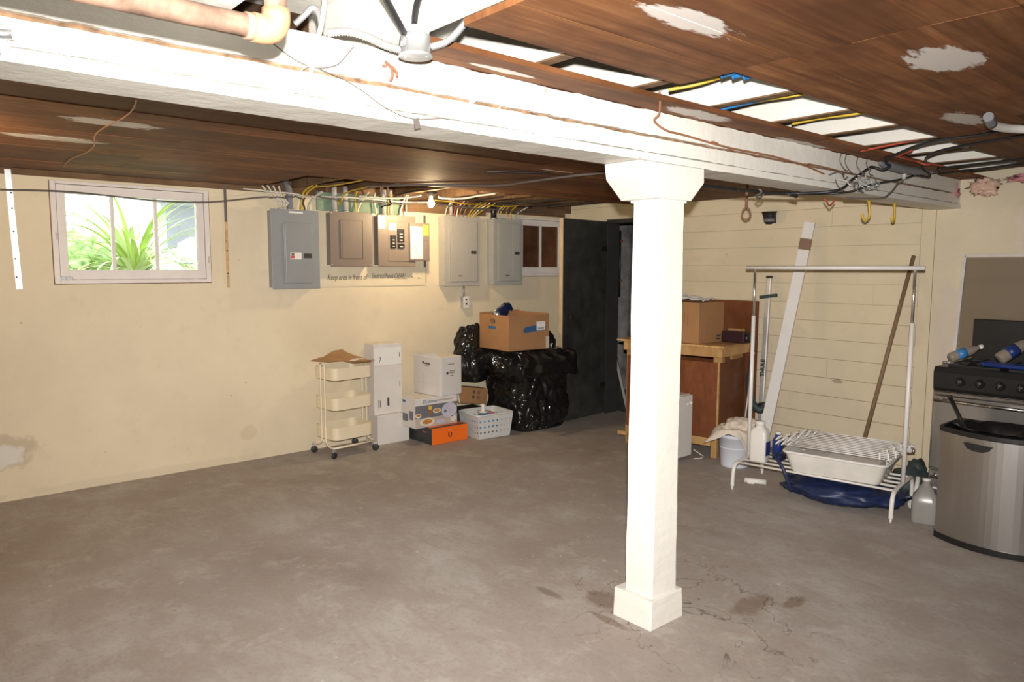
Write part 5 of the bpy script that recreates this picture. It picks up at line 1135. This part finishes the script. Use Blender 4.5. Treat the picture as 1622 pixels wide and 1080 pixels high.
MB().lathe([(0, -.008), (.030, -.008), (.034, 0), (.030, .008), (0, .008)], (-1.79, 5.01, .036), 16, Matrix.Rotation(math.radians(75), 3, 'X')).build('disc', 'white_plastic', t, world=True)
# water jug
t = thing('water_jug', 'translucent grey gallon jug on the floor beside the steel bin', 'jug', (-1.655, 4.83, 0), .3)
rloft([(.07, .07, .03, 0), (.075, .075, .032, .01), (.075, .075, .032, .125), (.07, .07, .035, .16), (.035, .035, .034, .225), (.022, .022, .0215, .24), (.022, .022, .0215, .262)]).build('body', 'jug_clear', t)
MB().lathe([(0, .275), (.023, .273), (.024, .262), (0, .262)], (0, 0, 0), 16).build('cap', 'white_plastic', t)
MB().tube(smooth_pts([(.03, 0, .225), (.068, 0, .215), (.082, 0, .17), (.076, 0, .13)]), .011, 8).build('handle', 'jug_clear', t)

# ------------------------------------------------------------------ stove, bin and wall panel
sv = thing('gas_stove', 'stainless and black gas stove against the right wall', 'stove', (-1.39, 5.48, 0))
sx0, sx1, sy0, sy1 = -1.772, -1.01, 5.17, 5.80
MB().bx(sx0 + .004, sx1 - .004, sy0 + .03, sy1, .03, .90).build('body', 'steel', sv, .003, True)
MB().prism([(sy0 + .03, .775), (sy0 + .012, .80), (sy0 + .002, .90), (sy0 + .02, .935), (sy0 + .10, .935), (sy0 + .10, .775)], lambda u, v, w: (w, u, v), sx0, sx1).build('control_panel', 'stove_black', sv, .003, True)
MB().bx(sx0, sx1, sy0 + .02, sy1 - .03, .905, .937).build('cooktop', 'stove_black', sv, .006, True)
MB().bx(sx0 + .005, sx1 - .005, sy0 + .004, sy0 + .03, .755, .775).build('trim_strip', 'steel_bright', sv, .003, True)
od = MB().bx(sx0 + .006, sx1 - .006, sy0, sy0 + .03, .265, .750).build('oven_door', 'steel', sv, .006, True)
MB().bx(sx0 + .16, sx1 - .16, sy0 - .002, sy0, .35, .62).build('oven_glass', 'stove_black', od, .002, True)
MB().tube([(sx0 + .03, sy0 - .045, .725), (sx1 - .03, sy0 - .045, .725)], .011, 12).build('handle', 'steel_bright', od, world=True)
for x in (sx0 + .05, sx1 - .05): MB().tube([(x, sy0 - .045, .725), (x, sy0 + .002, .725)], .011, 10).build('handle_post', 'steel_bright', od, world=True)
dw = MB().bx(sx0 + .006, sx1 - .006, sy0, sy0 + .03, .075, .250).build('drawer', 'steel', sv, .006, True)
MB().tube([(sx0 + .03, sy0 - .035, .215), (sx1 - .03, sy0 - .035, .215)], .010, 12).build('handle', 'steel_bright', dw, world=True)
for x in (sx0 + .05, sx1 - .05): MB().tube([(x, sy0 - .035, .215), (x, sy0 + .002, .215)], .010, 10).build('handle_post', 'steel_bright', dw, world=True)
for x in (sx0 + .015,): MB().bx(x - .008, x + .003, sy0 - .002, sy0 + .002, .27, .745).build('door_edge', 'steel_bright', sv, 0, True)
for k in range(5):
    q = MB().lathe([(0, .030), (.022, .028), (.026, .004), (.030, 0)], (sx0 + .16 + k * .11, sy0 + .006, .852), 20, Matrix.Rotation(math.radians(82), 3, 'X')).build('knob', 'stove_black', sv, world=True)
    MB().bx(sx0 + .157 + k * .11, sx0 + .163 + k * .11, sy0 - .030, sy0 - .022, .838, .872).build('pointer', 'latch', q, 0, True)
MB().bx(sx0 + .04, sx1 - .0, sy1 - .06, sy1 - .005, .93, 1.225).build('backguard', 'stove_black', sv, .006, True)
for gx in (sx0 + .06, sx0 + .40):
    g_ = MB()
    for k in range(4): g_.bx(gx + k * .095, gx + k * .095 + .010, sy0 + .08, sy1 - .10, .945, .957)
    for k in range(3): g_.bx(gx, gx + .295, sy0 + .08 + k * .215, sy0 + .09 + k * .215, .937, .950)
    g_.build('grate', 'black', sv, 0, True)
for x in (sx0 + .04, sx1 - .04):
    for y in (sy0 + .08, sy1 - .06): MB().lathe([(0, 0), (.018, 0), (.018, .03), (0, .03)], (x, y, 0), 10).build('foot', 'black', sv, world=True)
# things lying on the stove
def bottle(label, x, y, z, ang, tilt, s, body, lab, cap):
    t = thing('plastic_bottle', label, 'bottle', (x, y, z))
    R = rotz(ang) @ Matrix.Rotation(math.radians(tilt), 3, 'Y')
    MB().lathe([(0, 0), (.030 * s, 0), (.034 * s, .008), (.034 * s, .12 * s), (.030 * s, .15 * s), (.014 * s, .19 * s), (.013 * s, .205 * s), (0, .205 * s)], (x, y, z + .036 * s), 18, R).build('body', body, t, world=True)
    MB().lathe([(.0346 * s, .05 * s), (.0350 * s, .05 * s), (.0350 * s, .11 * s), (.0346 * s, .11 * s)], (x, y, z + .036 * s), 18, R).build('label_band', lab, t, world=True)
    MB().lathe([(.015 * s, .20 * s), (.016 * s, .20 * s), (.016 * s, .225 * s), (0, .226 * s)], (x, y, z + .036 * s), 14, R).build('cap', cap, t, world=True)
bottle('clear bottle with light blue label tipped over on the stove', -1.71, 5.26, .956, .75, 68, .95, 'bottle_clear', 'label_blue', 'white_plastic')
bottle('dark bottle with deep blue label tipped over on the stove', -1.46, 5.36, .956, .85, 58, 1.15, 'bottle_clear', 'deep_blue', 'black')
t = thing('blue_tray', 'flat deep blue plastic tray on the stove grate', 'tray', (-1.33, 5.27, .957), -.1)
rloft([(.19, .045, .02, .001), (.20, .05, .022, .02), (.195, .045, .02, .022)]).build('tray', 'deep_blue', t)
MB().tube([(x, y, .021) for x, y in rrect(.2, .05, .022)], .004, 6, closed=True).build('rim', 'deep_blue', t)
t = thing('foil_scrap', 'crumpled foil scrap on the stove front corner', 'foil', (-1.70, 5.21, .957))
lump((-1.70, 5.21, .966), (.035, .02, .010), 3, 14, 8, .5, 3).build('foil', 'galv', t, world=True)
# steel bin
bn = thing('steel_bin', 'stainless step bin with black rim and liner before the stove', 'trash can', (-1.24, 4.76, 0))
def dsec(sc=1.0, n=18):
    """bow-fronted rectangle, front towards -y"""
    pts = []
    for k in range(n + 1):
        s_ = -1 + 2 * k / n; pts.append((.29 * s_ * sc, (-.155 - .095 * (1 - s_ * s_)) * sc))
    pts += [(.30 * sc, -.12 * sc), (.30 * sc, .17 * sc), (.28 * sc, .20 * sc), (-.28 * sc, .20 * sc), (-.30 * sc, .17 * sc), (-.30 * sc, -.12 * sc)]
    return pts
def dloft(secs, name, m, cap=True):
    q = MB(); rings = [[(x, y, z) for x, y in dsec(s_)] for s_, z in secs]; k = len(rings[0])
    vs = [p for r_ in rings for p in r_]; fs = []
    if cap: fs = [tuple(reversed(range(k))), tuple((len(rings) - 1) * k + i for i in range(k))]
    for a in range(len(rings) - 1): fs += [(a * k + i, a * k + (i + 1) % k, (a + 1) * k + (i + 1) % k, (a + 1) * k + i) for i in range(k)]
    return q.add(vs, fs, False).build(name, m, bn)
dloft([(.985, 0), (.985, .035)], 'base', 'black')
dloft([(.97, .035), (.97, .635), (.95, .635), (.95, .30)], 'shell', 'steel')
dloft([(.975, .635), (.985, .640), (.985, .662), (.93, .662), (.93, .55)], 'rim', 'black', False)
rb2 = MB().grid(lambda u, v: Vector((.27 * math.cos(2 * math.pi * u) * (1.02 - .35 * v), .19 * math.sin(2 * math.pi * u) * (1.0 - .4 * v), .672 + .012 * noise.noise(Vector((math.cos(2 * math.pi * u) * 4, math.sin(2 * math.pi * u) * 4, v * 3))) - .16 * v * v)), 60, 10, True)
rb2.build('liner', 'bag', bn)
MB().prism([(-.075, 0), (.075, .0), (.055, -.030), (.02, -.042), (-.02, -.042), (-.055, -.030)], lambda u, v, w: (u - .06, w - .02 * (u / .075) ** 2 * 0, .605 + v), -.2425, -.230).build('grip_slot', 'black', bn, .002)
t = thing('black_stick', 'black plastic stick poking out of the steel bin', 'stick', (-1.47, 4.86, .3))
MB().tube([(-1.42, 4.86, .52), (-1.575, 4.90, .785)], .012, 8).build('stick', 'black', t, world=True)
MB().tube([(-1.575, 4.90, .785), (-1.582, 4.902, .797)], .0135, 8).build('tip', 'black_rubber', t, world=True)
# framed panel on the wall over the stove
pn = thing('framed_panel', 'large dull brown panel in a thin pale frame over the stove', 'panel', (-1.4, 5.84, .9))
PX = [(-1.865, .955), (-.95, .955), (-.95, 1.66), (-1.84, 1.66)]
PX = [(-1.868, .915), (-.93, .915), (-.93, 1.665), (-1.838, 1.665)]
MB().prism([(-1.85, .93), (-.945, .93), (-.945, 1.65), (-1.823, 1.65)], lambda u, v, w: (u, w, v), 5.826, 5.838).build('sheet', 'panel_dim', pn, world=True)
for i in range(4):
    a, b = PX[i], PX[(i + 1) % 4]; MB().bar((a[0], 5.831, a[1]), (b[0], 5.831, b[1]), .022, .026, (0, 1, 0)).build('frame_bar', 'panel_frame', pn, .002, True)

# ------------------------------------------------------------------ garden outside the window
tag(MB().bx(-12, WA - .2, -6, 5.6, 1.20, 1.30).build('garden_ground', 'soil'), 'pale garden ground outside the window', kind='structure')
nb = thing('neighbour_wall', 'pale siding wall of the house across the garden', 'house', (-9.4, 1.5, 1.3))
MB().bx(-9.6, -9.42, -6, 9, 1.3, 4.0).build('wall', 'siding', nb, 0, True)
for k in range(12): MB().bx(-9.42, -9.39, -6, 9, 1.34 + k * .2, 1.52 + k * .2).build('siding_board', 'siding', nb, 0, True)
wn = MB().bx(-9.39, -9.36, 2.55, 3.05, 1.75, 2.35).build('window', 'house_grey', nb, 0, True)
MB().bx(-9.36, -9.34, 2.60, 3.0, 1.80, 2.30).build('pane', 'conduit_dark', wn, 0, True)
MB().bx(-9.39, -9.0, 2.3, 3.6, 2.42, 2.48).build('awning', 'house_grey', nb, 0, True)
t = thing('garden_bin', 'round pale grey bin outside the window', 'bin', (-8.1, 2.62, 1.3))
MB().lathe([(0, 0), (.22, 0), (.25, .45), (.27, .46), (.26, .52), (.15, .58), (0, .60)], (-8.1, 2.62, 1.3), 24).build('body', 'siding', t, world=True)
MB().lathe([(.256, .30), (.262, .30), (.264, .33), (.258, .33)], (-8.1, 2.62, 1.3), 24).build('band', 'house_grey', t, world=True)
pt = thing('strap_leaf_plant', 'bright green strap-leaved plant outside the window', 'plant', (-6.75, 1.60, 1.3))
rl_ = random.Random(21)
MB().tube([(-6.75, 1.60, 1.3), (-6.75, 1.60, 1.55)], [.06, .05], 10).build('stem', 'leaf2', pt, world=True)
for k in range(110):
    az = rl_.uniform(0, 2 * math.pi); el0 = rl_.uniform(.35, 1.5); ln = rl_.uniform(.55, .95); wd = rl_.uniform(.012, .028)
    base = Vector((-6.75 + .03 * math.cos(az), 1.60 + .03 * math.sin(az), 1.5 + rl_.uniform(-.05, .05)))
    m = MB(); vs = []; n = 9; p = base.copy(); e = el0; st = ln / n
    side = Vector((-math.sin(az), math.cos(az), 0))
    for i in range(n + 1):
        w = wd * (1 - (i / n) ** 2.2) + .002; vs += [p - side * w, p + Vector((0, 0, -.004)), p + side * w]
        p = p + Vector((math.cos(az) * math.cos(e), math.sin(az) * math.cos(e), math.sin(e))) * st; e -= .20 * (1 - el0 / 2.2) + .015 * i
    fs = []
    for i in range(n): fs += [(i * 3, i * 3 + 1, i * 3 + 4, i * 3 + 3), (i * 3 + 1, i * 3 + 2, i * 3 + 5, i * 3 + 4)]
    m.add(vs, fs, True).build('leaf', 'leaf' if k % 3 else 'leaf2', pt, world=True)
t = thing('garden_shrub', 'low dark green shrub behind the strap-leaved plant', 'shrub', (-8.2, .9, 1.3))
for k in range(6): lump((-8.2 + rl_.uniform(-.2, .2), .5 + k * .25, 1.52 + rl_.uniform(0, .15)), (.3, .26, .30), k, 22, 14, .5, 4).build('foliage_clump', 'hedge', t, world=True)
